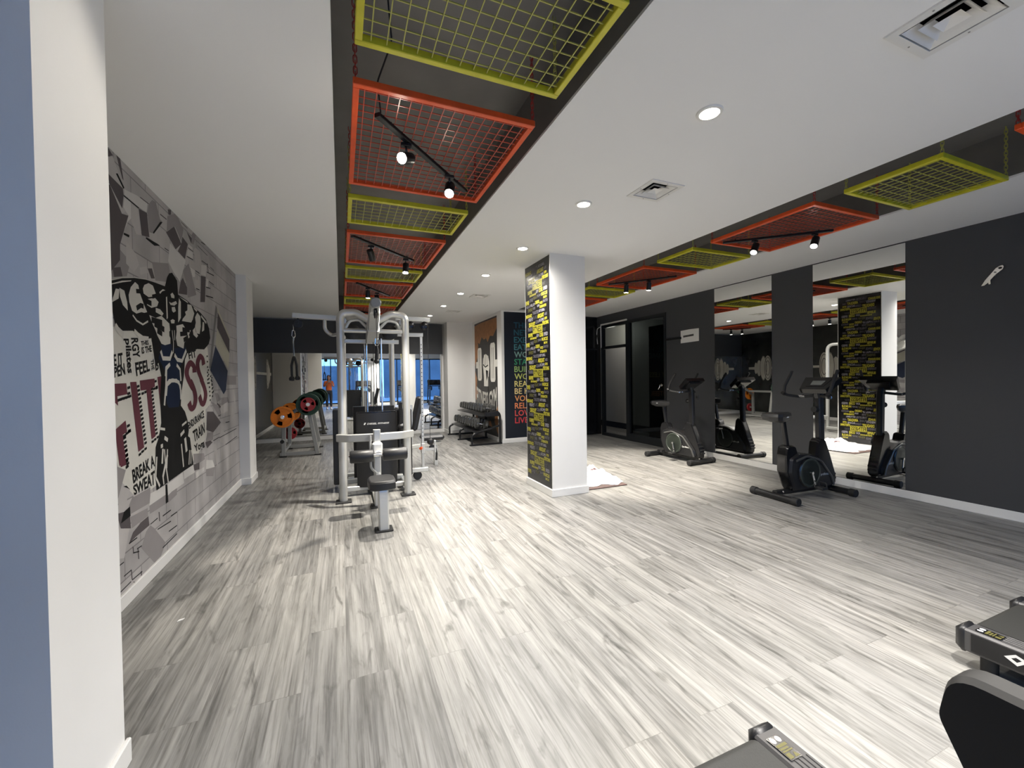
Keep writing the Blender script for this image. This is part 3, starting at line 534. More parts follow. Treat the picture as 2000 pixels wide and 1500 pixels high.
[(5.105,1.587),(5.101,1.596),(5.097,1.609),(5.091,1.624),(5.082,1.638),(5.072,1.648),(5.058,1.655),(5.041,1.661),(5.023,1.665),(5.004,1.666),(4.987,1.663),(4.969,1.655),(4.951,1.643),(4.933,1.628),(4.918,1.612),(4.91,1.596),(4.908,1.581),(4.91,1.565),(4.916,1.549),(4.926,1.532),(4.939,1.514),(4.959,1.493),(4.986,1.47),(5.014,1.447),(5.038,1.428),(5.052,1.416),(5.051,1.416),(5.038,1.424),(5.021,1.436),(5.008,1.445),(5.005,1.446),(5.016,1.436),(5.035,1.42),(5.058,1.4),(5.081,1.38),(5.099,1.361),(5.113,1.345),(5.126,1.328),(5.136,1.312),(5.142,1.297),(5.144,1.281),(5.139,1.264),(5.129,1.247),(5.115,1.23),(5.099,1.216),(5.085,1.205),(5.071,1.198),(5.056,1.194),(5.041,1.193),(5.025,1.196),(5.01,1.201),(4.994,1.212),(4.978,1.229),(4.961,1.248),(4.948,1.265),(4.938,1.276)]],'dash':[(3.613,1.388),(3.619,1.36),(3.625,1.332),(3.632,1.304),(3.639,1.276),(3.645,1.247),(3.652,1.219),(3.658,1.19),(3.665,1.161),(3.672,1.132),(3.678,1.103),(3.685,1.074),(3.692,1.045),(3.699,1.015),(3.705,0.986),(3.837,1.343),(3.843,1.315),(3.848,1.287),(3.854,1.259),(3.86,1.231),(3.865,1.203),(3.871,1.175),(3.877,1.146),(3.883,1.118),(3.888,1.089),(3.894,1.06),(3.9,1.031),(3.4,1.061),(3.405,1.032),(3.411,1.004),(3.416,0.975),(3.422,0.947),(3.427,0.918),(3.433,0.889),(3.415,0.978),(3.418,0.942),(3.421,0.906),(3.425,0.87),(3.906,1.422),(3.923,1.379),(3.344,1.306),(3.379,1.311),(3.415,1.315),(3.451,1.319),(3.489,1.324),(3.477,1.381),(3.475,1.343),(3.611,0.92),(3.656,0.933),(3.703,0.945),(3.826,0.979),(3.871,0.989),(3.918,1.0),(3.401,1.074),(3.435,1.086),(3.47,1.099),(3.457,1.133),(3.47,1.094),(3.682,1.337),(3.728,1.346),(3.839,1.364),(3.88,1.367),(3.922,1.37),(5.23,1.68),(5.232,1.624),(5.234,1.568),(5.23,1.511),(5.231,1.474),(5.232,1.436),(5.233,1.399),(5.337,1.472),(5.358,1.431),(5.379,1.39),(5.401,1.348),(5.423,1.306),(5.259,1.536),(5.265,1.491),(5.271,1.446),(5.277,1.401),(5.283,1.356),(5.289,1.31),(5.295,1.265),(5.301,1.219),(5.378,1.456),(5.38,1.416),(5.383,1.376),(5.385,1.336),(5.387,1.297),(5.389,1.257)],'panel':{'frame':[(5.6,2.278),(5.666,2.246),(5.364,1.555),(5.288,1.561),(5.483,1.989)],'edge':[(5.646,2.264),(5.692,2.25),(6.242,1.967),(6.211,1.936),(5.657,2.218)],'dark':[(5.682,2.204),(6.193,1.948),(6.175,1.769),(5.64,2.024)],'cream':[(5.639,2.015),(6.175,1.764),(6.098,1.569),(5.554,1.83)],'navy':[(5.552,1.813),(6.069,1.545),(5.962,1.31),(5.851,1.263),(5.328,1.538)]},'words':[('FEEL',[(3.576,1.549),(3.801,1.582),(3.812,1.498),(3.592,1.456)],0),('RGY',[(3.527,1.712),(3.633,1.722),(3.658,1.59),(3.55,1.575)],3),('PEN',[(3.29,1.509),(3.423,1.541),(3.436,1.467),(3.292,1.445)],0),('E IT',[(3.288,1.588),(3.404,1.607),(3.408,1.524),(3.293,1.516)],0),('BREAK A',[(3.488,0.837),(3.838,0.882),(3.854,0.794),(3.503,0.742)],0),('SWEAT',[(3.496,0.73),(3.845,0.766),(3.847,0.659),(3.51,0.662)],0),('ENDURANCE',[(4.569,1.047),(5.059,1.129),(5.078,1.053),(4.619,0.983)],0),('TRAIN',[(4.708,0.955),(5.069,1.004),(5.085,0.897),(4.752,0.844)],0),('Yoga',[(4.734,0.819),(5.055,0.842),(5.071,0.723),(4.772,0.733)],0),('THIS',[(3.673,1.703),(3.8,1.722),(3.803,1.688),(3.678,1.671)],0),('IS THE',[(3.679,1.661),(3.847,1.689),(3.854,1.642),(3.688,1.614)],0),('B',[(3.904,1.584),(3.964,1.592),(3.972,1.51),(3.911,1.501)],0),('THE',[(3.83,1.58),(3.881,1.588),(3.893,1.511),(3.841,1.504)],3),('pilates',[(3.423,1.698),(3.517,1.706),(3.549,1.479),(3.443,1.472)],3),('FIT',[(4.642,1.684),(4.863,1.727),(4.88,1.654),(4.669,1.622)],0)]}
# ---------------------------------------------------------------- printed wall coverings
def flatmat(name, c, r=.8): return mat(name, c, r, spec=.12, var=.06, vscale=3)
PR = {k: flatmat('print_' + k, v) for k, v in dict(pale=(.62, .60, .575), light=(.50, .475, .46), mid=(.29, .27, .268), dark=(.105, .092, .095), black=(.012, .012, .012),
      backdrop=(.66, .64, .58), skin=(.60, .58, .53), navy=(.012, .020, .045), maroon=(.13, .042, .055), cream=(.48, .46, .37), slate=(.035, .045, .075), grey=(.20, .195, .19)).items()}
def brick_print():
    m = bpy.data.materials.new('brick_print'); m.use_nodes = True; n, l = nodes_of(m); b = n['Principled BSDF']; b.inputs['Roughness'].default_value = .6
    tc = n.new('ShaderNodeTexCoord'); sp = n.new('ShaderNodeSeparateXYZ'); cb = n.new('ShaderNodeCombineXYZ'); l.new(tc.outputs['Object'], sp.inputs[0])
    l.new(sp.outputs['Y'], cb.inputs['X']); l.new(sp.outputs['Z'], cb.inputs['Y'])
    k = n.new('ShaderNodeTexBrick'); k.inputs['Scale'].default_value = 1; k.inputs['Brick Width'].default_value = .46; k.inputs['Row Height'].default_value = .165; k.inputs['Mortar Size'].default_value = .006; k.inputs['Mortar Smooth'].default_value = .6
    k.inputs['Color1'].default_value = (.47, .445, .435, 1); k.inputs['Color2'].default_value = (.40, .38, .375, 1); k.inputs['Mortar'].default_value = (.22, .205, .205, 1)
    t = n.new('ShaderNodeTexNoise'); t.inputs['Scale'].default_value = 2.2; t.inputs['Detail'].default_value = 6
    r = n.new('ShaderNodeValToRGB'); r.color_ramp.elements[0].position = .3; r.color_ramp.elements[0].color = (.72, .72, .72, 1); r.color_ramp.elements[1].position = .7; r.color_ramp.elements[1].color = (1.12, 1.12, 1.12, 1)
    x = n.new('ShaderNodeMix'); x.data_type = 'RGBA'; x.blend_type = 'MULTIPLY'; x.inputs[0].default_value = 1
    l.new(cb.outputs[0], k.inputs['Vector']); l.new(tc.outputs['Object'], t.inputs['Vector']); l.new(t.outputs[0], r.inputs[0]); l.new(k.outputs['Color'], x.inputs[6]); l.new(r.outputs[0], x.inputs[7]); l.new(x.outputs[2], b.inputs['Base Color']); return m
def on_left(a, b, d): return Vector((XL + .0015 + d, a, b))
t = thing('wall_mural', 'large grey brick wall print of a muscular man with dark red fitness lettering', 'mural', (XL, 4.28, 0))
pcs = [(MB().bb((XL, 1.96, .09), (XL + .0015, 6.615, 2.858)), brick_print())]
L = .0002
for i, k in enumerate(('mid', 'light', 'dark', 'pale', 'black')):
    m = MB()
    for j, q in enumerate(MURAL['blocks'][k]): m.flat(q, on_left, L * (2 + i) + j * 4e-6)
    pcs.append((m, PR[k]))
objm('broken_brick_print', pcs, t)
obj('cream_backdrop', MB().flat(MURAL['back'], on_left, L), PR['backdrop'], t, smooth=0, recalc=False)
def quad_text(body, q, rot, d):
    tl, tr, br, bl = q
    def fn(a, b, dd):
        u = (bl[0] * (1 - a) + br[0] * a) * (1 - b) + (tl[0] * (1 - a) + tr[0] * a) * b
        w_ = (bl[1] * (1 - a) + br[1] * a) * (1 - b) + (tl[1] * (1 - a) + tr[1] * a) * b
        return on_left(u, w_, dd)
    return text_mb(body, fn, (0, 0, 1, 1), bold=.03, d=d, rot=rot)
m = MB()
for w_, q, r_ in MURAL['words']: m.join(quad_text(w_, q, r_, L * 8))
objm('black_lettering', [(m, PR['black'])], t)
m = MB()
for j, q in enumerate(MURAL['maroon']): m.flat(q, on_left, L * 8 + j * 1e-5)
for q in MURAL['sss']: m.stroke(q, .115, on_left, L * 8, .5, 8e-6)
d_ = MB()
for a, b_ in MURAL['dash']: d_.flat([(a - .018, b_ - .012), (a + .022, b_ - .004), (a + .018, b_ + .012), (a - .022, b_ + .006)], on_left, L * 8)
objm('dark_red_lettering', [(m, PR['maroon']), (d_, PR['black'])], t)
nv = MB(); hl_ = MB(); dk = MB()
for j, q in enumerate(MURAL['navy']): nv.flat(q, on_left, L * 10 + j * 2e-5)
for j, q in enumerate(MURAL['lit']): hl_.flat(q, on_left, L * 11 + j * 5e-6)
for j, (q, w_) in enumerate(MURAL['lines_l']): hl_.stroke(q, w_, on_left, L * 12 + j * 5e-6)
for j, (q, w_) in enumerate(MURAL['dark_l']): dk.stroke(q, w_, on_left, L * 13 + j * 5e-6)
objm('printed_figure', [(MB().flat(MURAL['fig'], on_left, L * 9), PR['black']), (nv, PR['navy']), (hl_, PR['skin']), (dk, PR['black'])], t)
objm('printed_panel', [(MB().flat(MURAL['panel'][k], on_left, L * 9), PR[mm]) for k, mm in (('frame', 'grey'), ('edge', 'cream'), ('dark', 'dark'), ('cream', 'cream'), ('navy', 'slate'))], t)

# ---- lettered sheets on the two long faces of the column
BLK = mat('print_gloss_black', (.007, .007, .008), .22)
WCOL = dict(y=mat('print_yellow', (.36, .325, .03), .3), o=mat('print_olive', (.075, .07, .02), .3), w=mat('print_light_grey', (.20, .19, .21), .3), g=mat('print_mid_grey', (.085, .08, .09), .3), d=mat('print_dark_grey', (.035, .035, .037), .3))
ROWS = [(805, 645, 470, 512, 'g', 'TRAINING'), (318, 220, 505, 540, 'd', 'SPORT'), (788, 640, 532, 575, 'y', 'BURPEE'), (510, 435, 555, 592, 'w', 'ROW'), (420, 305, 550, 595, 'y', 'CORE'), (285, 165, 553, 592, 'w', 'SPEED'), (725, 515, 580, 605, 'y', 'ENDURANCE'),
 (350, 170, 603, 640, 'y', 'MUSCLE'), (470, 360, 610, 645, 'g', 'JUMP'), (602, 478, 612, 652, 'o', 'SQUAT'), (740, 615, 622, 662, 'g', 'LUNGE'), (865, 747, 632, 682, 'y', 'POWER'), (285, 175, 648, 674, 'y', 'BOX'), (550, 415, 665, 705, 'y', 'CARDIO'), (700, 558, 682, 714, 'w', 'PULL UP'), (850, 705, 688, 718, 'g', 'PUSH UP'),
 (300, 160, 683, 715, 'g', 'SNATCH'), (405, 310, 690, 722, 'y', 'WOD'), (480, 412, 712, 740, 'w', 'RUN'), (620, 545, 722, 756, 'g', 'SWIM'), (785, 625, 724, 764, 'o', 'SWEAT'), (405, 205, 730, 760, 'y', 'STRENGTH'), (427, 245, 770, 798, 'w', 'KETTLEBELL'), (635, 435, 768, 806, 'g', 'THRUSTER'), (865, 660, 786, 826, 'y', 'ENDURANCE'),
 (480, 275, 812, 865, 'y', 'AIRSQUAT'), (625, 490, 815, 858, 'd', 'PLANK'), (790, 627, 828, 868, 'w', 'WEIGHTS'), (262, 182, 818, 850, 'g', 'ABS'), (262, 185, 862, 892, 'y', 'GYM'), (415, 275, 866, 900, 'w', 'ROPE'), (540, 420, 872, 908, 'g', 'CLEAN'), (765, 552, 880, 930, 'y', 'DEADLIFT'), (325, 140, 900, 940, 'y', 'STRETCHING')]
def column_sheet(label, fn):
    t = thing('lettered_wall_sheet', label, 'wall graphic', (2.51, 4.67, 0), 0, 'lettered sheets on the column')
    bg = MB().prism([(0, .092), (.685, .092), (.685, 2.842), (0, 2.842)], fn, 0, .0015)
    obj('black_ground', bg, BLK, t, smooth=0)
    acc = {k: MB() for k in WCOL}; box = MB(); letters = MB()
    P = .548; sc = P / 462
    for k in range(-1, 6):
        z0 = 2.61 - k * P
        for u0, u1, v0, v1, c_, w_ in ROWS:
            a0 = (880 - u0) / 795 * .70; a1 = (880 - u1) / 795 * .70
            zt = z0 - (v0 - 462) * sc; zb = z0 - (v1 - 462) * sc
            if zt > 2.80 or zb < .13: continue
            acc[c_].join(text_mb(w_, fn, (a0, zb + .001, a1, zt - .001), bold=.055, d=.0025))
        a0, a1 = (880 - 632) / 795 * .70, (880 - 328) / 795 * .70; zt, zb = z0, z0 - 85 * sc
        if zt > 2.80 or zb < .13: continue
        box.prism([(a0, zb), (a1, zb), (a1, zt), (a0, zt)], fn, .0015, .002)
        letters.prism([(a0 + .008, zb + .008), (a1 - .008, zb + .008), (a1 - .008, zb + .011), (a0 + .008, zb + .011)], fn, .002, .0025).prism([(a0 + .008, zt - .011), (a1 - .008, zt - .011), (a1 - .008, zt - .008), (a0 + .008, zt - .008)], fn, .002, .0025)
        letters.join(text_mb('FITNESS', fn, (a0 + .014, zb + .016, a1 - .014, zt - .016), bold=.012, d=.003))
    objm('printed_words', [(acc[k], WCOL[k]) for k in 'yowgd'] + [(box, WCOL['y']), (letters, BLK)], t)
column_sheet('black sheet of yellow and grey words on the column face turned to the gym machine', lambda a, b, d: Vector((2.275 - d, 5.012 - a, b)))
column_sheet('black sheet of yellow and grey words on the column face turned to the mirrors', lambda a, b, d: Vector((2.75 + d, 4.323 + a, b)))

# ---- fist print beside the dumbbell rack
def on_fist(a, b, d): return Vector((3.2 - .0015 - d, -a, b))
t = thing('wall_print', 'black and orange print of a raised fist between dumbbells above the dumbbell rack', 'wall print', (3.2, 9.4, 0))
obj('black_ground', MB().bb((3.1985, 8.60, .1), (3.2, 10.24, 2.79)), mat('print_charcoal', (.022, .021, .020), .5, var=.4, vscale=5), t, smooth=0)
def fz(u, v):  # print sketch grid: u across 0..1 from the far edge, v up 0..1
    return (-10.24 + u * 1.64, .1 + v * 2.69)
def fp(*pts): return [fz(*p) for p in pts]
m = MB()
for q in (fp((0, .98), (.25, .99), (1, .985), (1, .90), (.85, .84), (.72, .85), (.62, .80), (.55, .84), (.45, .83), (.35, .86), (.25, .80), (.16, .82), (.20, .72), (.10, .66), (0, .60)), fp((0, .56), (.10, .48), (.08, .40), (.14, .34), (.04, .28), (0, .30)), fp((0, .26), (.06, .2), (.1, .1), (.02, .0), (0, 0)), fp((1, .26), (.9, .2), (.86, .12), (.95, .05), (1, .02)), fp((.55, .10), (.7, .12), (.78, .06), (.6, .03))): m.flat(q, on_fist, L)
obj('orange_brush_strokes', m, mat('print_orange', (.33, .135, .04), .5, var=.2, vscale=9), t, smooth=0, recalc=False)
m = MB()
for u0, u1, v0, v1 in ((.14, .33, .465, .765), (.72, .92, .455, .785)):
    m.flat(fp((u0, v0 + .02), (u0 + .03, v0), (u1 - .03, v0), (u1, v0 + .02), (u1, v1 - .02), (u1 - .03, v1), (u0 + .03, v1), (u0, v1 - .02)), on_fist, L * 2)
m.flat(fp((.05, .58), (.14, .58), (.14, .64), (.05, .64)), on_fist, L * 2).flat(fp((.92, .58), (1, .58), (1, .64), (.92, .64)), on_fist, L * 2)
m.flat(fp((.43, .415), (.63, .415), (.64, .52), (.68, .575), (.67, .63), (.63, .68), (.58, .69), (.52, .70), (.45, .695), (.40, .66), (.38, .61), (.41, .56), (.43, .50)), on_fist, L * 2)
obj('pale_fist_and_dumbbells', m, PR['backdrop'], t, smooth=0, recalc=False)
m = MB()
for u in (.20, .255, .79, .85): m.stroke(fp((u, .485), (u, .745)), .02, on_fist, L * 3)
for a, b_ in (((.43, .69), (.45, .60)), ((.505, .70), (.52, .60)), ((.58, .69), (.59, .60))): m.stroke(fp(a, b_), .02, on_fist, L * 3)
m.stroke(fp((.40, .61), (.50, .585), (.62, .60)), .03, on_fist, L * 3); m.flat(fp((.52, .56), (.62, .55), (.60, .50), (.55, .46)), on_fist, L * 3); m.stroke(fp((.61, .37), (.63, .50)), .03, on_fist, L * 3)
obj('ink_lines', m, PR['black'], t, smooth=0, recalc=False)
def arch(a, b, d):
    u = a; lift = -.05 * (1 - (2 * u - 1) ** 2)
    y, z = fz(.06 + .9 * u, (.225 + .19 * b) + lift * b); return on_fist(y, z, d)
obj('white_lettering', text_mb('FITNESS GYM', arch, (0, 0, 1, 1), bold=.02, d=L * 2), PR['backdrop'], t, smooth=0, recalc=False)

# ---- rainbow words on the navy wall
t = thing('lettered_wall_sheet', 'navy sheet with a column of words fading from teal to red, behind the column', 'wall graphic', (4.1, 8.33, 0))
obj('navy_ground', MB().bb((3.262, 8.3285, .1), (4.99, 8.33, 2.835)), M['navy_paint'], t, smooth=0)
def on_think(a, b, d): return Vector((a, 8.33 - .002 - d, b))
WORDS = ('THINK BIG', 'NETWORK', 'EXERCISE', 'EAT HEALTHY', 'WORK HARD', 'STAY FIT', 'BUILD', 'WORRY LESS', 'READ', 'BE HAPPY', 'VOLUNTEER', 'RELAX', 'LOVE', 'LIVE')
CL = ((.012, .055, .085), (.015, .075, .105), (.025, .12, .15), (.045, .16, .175), (.16, .27, .24), (.03, .20, .10), (.22, .33, .11), (.36, .38, .10), (.50, .40, .14), (.55, .36, .16), (.50, .20, .07), (.55, .15, .06), (.42, .05, .045), (.38, .03, .035))
for i, (w_, c_) in enumerate(zip(WORDS, CL)):
    z = 2.62 - i * .1595
    obj('word', text_mb(w_, on_think, size=(3.49, z - .128, .178), bold=.014, d=.001), mat('print_word_colour', tuple(min(.8, k * 1.7) for k in c_), .5), t, smooth=0, recalc=False)

# ---- barbell print in the alcove (seen in the mirrors)
def on_alc(a, b, d): return Vector((-1.95 + .0015 + d, a, b))
t = thing('wall_print', 'dark wall print of a white barbell in the left alcove, seen in the mirrors', 'wall print', (-1.95, 8.9, 0))
obj('dark_ground', MB().bb((-1.95, 7.3, .095), (-1.9485, 10.85, 2.85)), mat('print_smoke', (.022, .024, .022), .24, var=.5, vscale=3), t, smooth=0)
m = MB(); z = 1.62
def ell(a, ra, rb, n=28): return [(a + ra * math.cos(2 * PI * i / n), z + rb * math.sin(2 * PI * i / n)) for i in range(n)]
for sgn, c_ in ((1, 9.85), (-1, 8.05)):
    for da, ra, rb in ((.0, .14, .43), (.16, .12, .42), (.32, .09, .28), (.44, .06, .20)): m.flat(ell(c_ + sgn * da, ra, rb), on_alc, L * (5 - int(da * 10)) )
    m.flat([(c_ + sgn * .4, z - .05), (c_ + sgn * .72, z - .04), (c_ + sgn * .72, z + .04), (c_ + sgn * .4, z + .05)], on_alc, L * .5)
m.flat([(8.05, z - .035), (9.85, z - .035), (9.85, z + .035), (8.05, z + .035)], on_alc, L * 6)
obj('white_barbell', m, PR['backdrop'], t, smooth=0, recalc=False)
m = MB()
for sgn, c_ in ((1, 9.85), (-1, 8.05)):
    for ra, rb in ((.115, .37), (.07, .25)):
        e1 = ell(c_, ra, rb); m.stroke(e1 + e1[:1], .02, on_alc, L * 7)
    e1 = ell(c_ + sgn * .16, .12, .40); m.stroke(e1 + e1[:1], .015, on_alc, L * 7)
obj('barbell_lines', m, PR['dark'], t, smooth=0, recalc=False)
# ---------------------------------------------------------------- hanging wire panels, track lights, air vents
def chain_mb(x, y, z0, z1):
    m = MB(); n = max(3, int((z1 - z0) / .026)); st = (z1 - z0) / n
    for i in range(n):
        z = z0 + st * (i + .5); h = st * .72; w = .008; a = i % 2
        pts = [(w, -h * .6), (w * .6, -h), (-w * .6, -h), (-w, -h * .6), (-w, h * .6), (-w * .6, h), (w * .6, h), (w, h * .6)]
        m.tube([(x + (p if a else 0), y + (0 if a else p), z + q) for p, q in pts], .0024, 4, closed=True)
    return m
def wire_panel(x0, x1, y0, y1, yellow, label, zb=2.81):
    x0, x1, y0, y1 = [round(v * .9894, 4) for v in (x0, x1, y0, y1)]
    fm, wm, cm = (M['yellow_metal'], M['yellow_wire'], M['yellow_wire']) if yellow else (M['orange_metal'], M['red_wire'], M['red_chain'])
    t = thing('wire_mesh_panel', label, 'ceiling panel', ((x0 + x1) / 2, (y0 + y1) / 2, zb), 0, 'wire mesh panels hung in the ceiling recesses')
    w, h = .030, .035; zt = zb + h
    f = MB().bb((x0, y0, zb), (x1, y0 + w, zt), .003).bb((x0, y1 - w, zb), (x1, y1, zt), .003).bb((x0, y0 + w, zb), (x0 + w, y1 - w, zt), .003).bb((x1 - w, y0 + w, zb), (x1, y1 - w, zt), .003)
    obj('frame', f, fm, t)
    g = MB(); sx = .064 if yellow else .056; sy = .068 if yellow else .056; r = .0022
    nx = round((x1 - x0) / sx); ny = round((y1 - y0) / sy)
    for i in range(1, nx): x = x0 + (x1 - x0) * i / nx; g.bb((x - r, y0 + w, zb + .010), (x + r, y1 - w, zb + .0145))
    for i in range(1, ny): y = y0 + (y1 - y0) * i / ny; g.bb((x0 + w, y - r, zb + .0145), (x1 - w, y + r, zb + .019))
    obj('wire_grid', g, wm, t, smooth=0)
    for x in (x0 + .012, x1 - .012):
        for y in (y0 + .012, y1 - .012): obj('chain', chain_mb(x, y, zt - .004, ZS), cm, t)
    return t
A0, A1 = .08, 1.043; B0, B1 = 3.705, 4.625
yl, og = 'yellow framed wire panel ', 'orange framed wire panel '
for y0, y1, ye, s in ((1.30, 1.885, 1, 'in front of the orange one with glaring lamps'), (2.13, 3.23, 0, 'carrying the bright lit track light'), (3.467, 4.035, 1, 'just beyond the brightly lit orange panel'), (4.29, 5.39, 0, 'whose track light holds one dark and one lit lamp'),
                      (5.63, 6.20, 1, 'third of the yellow ones in the recess over the gym machine'), (6.42, 7.52, 0, 'with two lamps just above the gym machine boom'), (7.77, 8.35, 1, 'farthest yellow one over the gym machine'), (8.55, 9.5, 0, 'at the far end of the recess over the gym machine')):
    wire_panel(A0, A1, y0, y1, ye, (yl if ye else og) + s)
for y0, y1, ye, s in ((.05, 1.15, 0, 'nearest the windows in the recess by the mirrors'), (1.46, 2.05, 1, 'in front of the orange one over the nearer bike'), (2.265, 3.33, 0, 'over the nearer exercise bike with two tilted lamps'), (3.57, 4.15, 1, 'between the two orange panels of the recess by the mirrors'),
                      (4.39, 5.49, 0, 'over the farther exercise bike with two upright lamps'), (5.70, 6.27, 1, 'half hidden behind the top of the column'), (6.5, 7.6, 0, 'farthest one right of the column top')):
    wire_panel(B0, B1, y0, y1, ye, (yl if ye else og) + s)

def spot_head(t, p, aim, lit, zr):
    """a cylindrical track lamp hung from its rail; p = middle of the can, aim = direction of the beam"""
    p = Vector(p); a = Vector(aim).normalized(); q = p - a * .055; e_ = p + a * .055
    hd = MB().tube([q, q + a * .004, e_ - a * .002, e_], .034, 18, scales=[.9, 1, 1, .96])
    h = obj('lamp_can', hd, M['black_metal'], t)
    lens = MB().tube([e_ + a * .0005, e_ + a * .002], .029, 18)
    obj('lamp_lens', lens, M['lamp_white'] if lit >= 2 else M['lamp_soft'] if lit else M['lamp_off'], h)
    pv = p - a * .03
    y = MB().bar(fillet([(p.x, p.y, zr - .012), (p.x, p.y, zr - .05), pv + Vector((.0, .0, .012)), pv], .012), .014, .010, ref=(1, 0, 0)).bb((p.x - .03, p.y - .017, zr - .03), (p.x + .03, p.y + .017, zr - .011), .003)
    obj('lamp_bracket', y, M['black_metal'], h)
    if lit:
        rot = a.to_track_quat('-Z', 'Y').to_euler()
        link_light('track_beam', 'SPOT', e_ + a * .012 - Vector(t.location), TRACK_W * {3: .22, 4: .12, 5: 2.6, 2: 1.8, 6: 2.7, 1: .30}[lit], (1, .93, .82), t, rot, spot_size=R(76), spot_blend=.45, shadow_soft_size=.028)
def track(label, r0, r1, heads, zr=2.785, cable=None):
    c_ = ((r0[0] + r1[0]) / 2, (r0[1] + r1[1]) / 2, zr)
    t = thing('track_light', label, 'track light', c_, 0, 'black track lights slung under the orange panels')
    obj('rail', MB().bar([(*r0, zr), (*r1, zr)], .034, .022, ch=.003), M['black_metal'], t)
    hk = MB()
    for f in (.12, .88):
        x = r0[0] + (r1[0] - r0[0]) * f; y = r0[1] + (r1[1] - r0[1]) * f; hk.cyl((x, y, zr + .008), (x, y, 2.8105), .004, 6)
    obj('hanger', hk, M['black_metal'], t)
    if cable: obj('power_cable', MB().tube(cable, .004, 6), M['black_plastic'], t)
    for p, aim, lit in heads: spot_head(t, p, aim, lit, zr)
track('track light with two glaring lamps under the nearest orange panel', (.20, 2.27), (.87, 2.96), [((.375, 2.47, 2.69), (-.55, -.70, -.42), 3), ((.70, 2.75, 2.68), (-.22, -.60, -.75), 4)],
      cable=fillet([(.22, 2.29, 2.81), (.20, 2.22, 2.92), (.26, 2.10, 3.05), (.24, 2.05, 3.2)], .06))
track('track light with a dark lamp and a lit lamp under the second orange panel', (.127, 4.26), (.80, 4.90), [((.31, 4.47, 2.68), (.28, .62, -.75), 0), ((.705, 4.83, 2.67), (-.10, -.22, -1), 6)])
track('track light with two downward lamps right above the gym machine boom', (.236, 6.29), (.76, 7.08), [((.395, 6.53, 2.68), (0, 0, -1), 1), ((.55, 6.85, 2.68), (.1, -.1, -1), 1)])
track('track light under the farthest orange panel of the left recess', (.3, 8.75), (.8, 9.3), [((.45, 8.92, 2.68), (0, 0, -1), 1), ((.65, 9.13, 2.68), (0, 0, -1), 1)])
track('track light with two tilted lamps over the nearer exercise bike', (3.71, 3.177), (4.412, 2.533), [((3.925, 2.98, 2.69), (-.55, -.15, -.8), 1), ((4.30, 2.63, 2.69), (-.55, -.15, -.8), 1)])
track('track light with two upright lamps over the farther exercise bike', (3.735, 5.207), (4.34, 4.47), [((3.90, 5.01, 2.69), (0, 0.1, -1), 5), ((4.10, 4.76, 2.69), (0, 0.1, -1), 5)])

def vent(cx, cy, s, label):
    t = thing('ceiling_air_vent', label, 'air vent', (cx, cy, ZC), 0, 'square four way air vents in the ceiling'); z = ZC
    def ring(a, b_, za, zb):
        q = MB(); vs = []
        for s_, zz in ((a, za), (b_, zb)):
            for px, py in ((-1, -1), (1, -1), (1, 1), (-1, 1)): vs.append((cx + px * s_, cy + py * s_, zz))
        return q.add(vs, [[i, (i + 1) % 4, 4 + (i + 1) % 4, 4 + i] for i in range(4)])
    h = s / 2; f = ring(h, h - .003, z - .001, z - .007); f.join(ring(h - .003, h * .76, z - .007, z - .007)); f.join(ring(h * .76, h * .76, z - .007, z + .018))
    obj('flange', f, M['white_trim'], t, recalc=False)
    for a, b_ in ((.725, .50), (.485, .29)):
        l = ring(h * a, h * b_, z - .005, z + .026); l.join(ring(h * a - .003, h * b_ - .003, z - .004, z + .0275))
        obj('louvre', l, M['white_trim'], t, recalc=False)
    p = MB().add([(cx - h * .27, cy - h * .27, z - .004), (cx + h * .27, cy - h * .27, z - .004), (cx + h * .27, cy + h * .27, z - .004), (cx - h * .27, cy + h * .27, z - .004), (cx, cy, z + .02)], [[0, 1, 4], [1, 2, 4], [2, 3, 4], [3, 0, 4]])
    obj('centre_plate', p, M['white_trim'], t, recalc=False)
    dk = ring(h * .80, h * .80, z + .0155, z + .16); dk.add([(cx + a * h * .8, cy + b_ * h * .8, z + .16) for a, b_ in ((-1, -1), (1, -1), (1, 1), (-1, 1))], [[0, 1, 2, 3]])
    obj('duct_opening', dk, M['dark_hole'], t, recalc=False)
    sc = MB()
    for a, b_ in ((-.88, 0), (.88, 0), (0, .88), (0, -.88)): sc.cyl((cx + a * h, cy + b_ * h, z - .0085), (cx + a * h, cy + b_ * h, z - .006), .004, 8)
    obj('screw', sc, M['silver_dull'], t)
vent(2.305, 2.595, .31, 'square white air vent between the recesses, right of the second downlight')
vent(2.36, .905, .32, 'square white air vent nearest the windows, above the lettered treadmill')
vent(2.29, 6.99, .31, 'square white air vent far back, right of the fifth downlight')
vent(2.27, 8.77, .31, 'farthest square white air vent near the dark fascia')
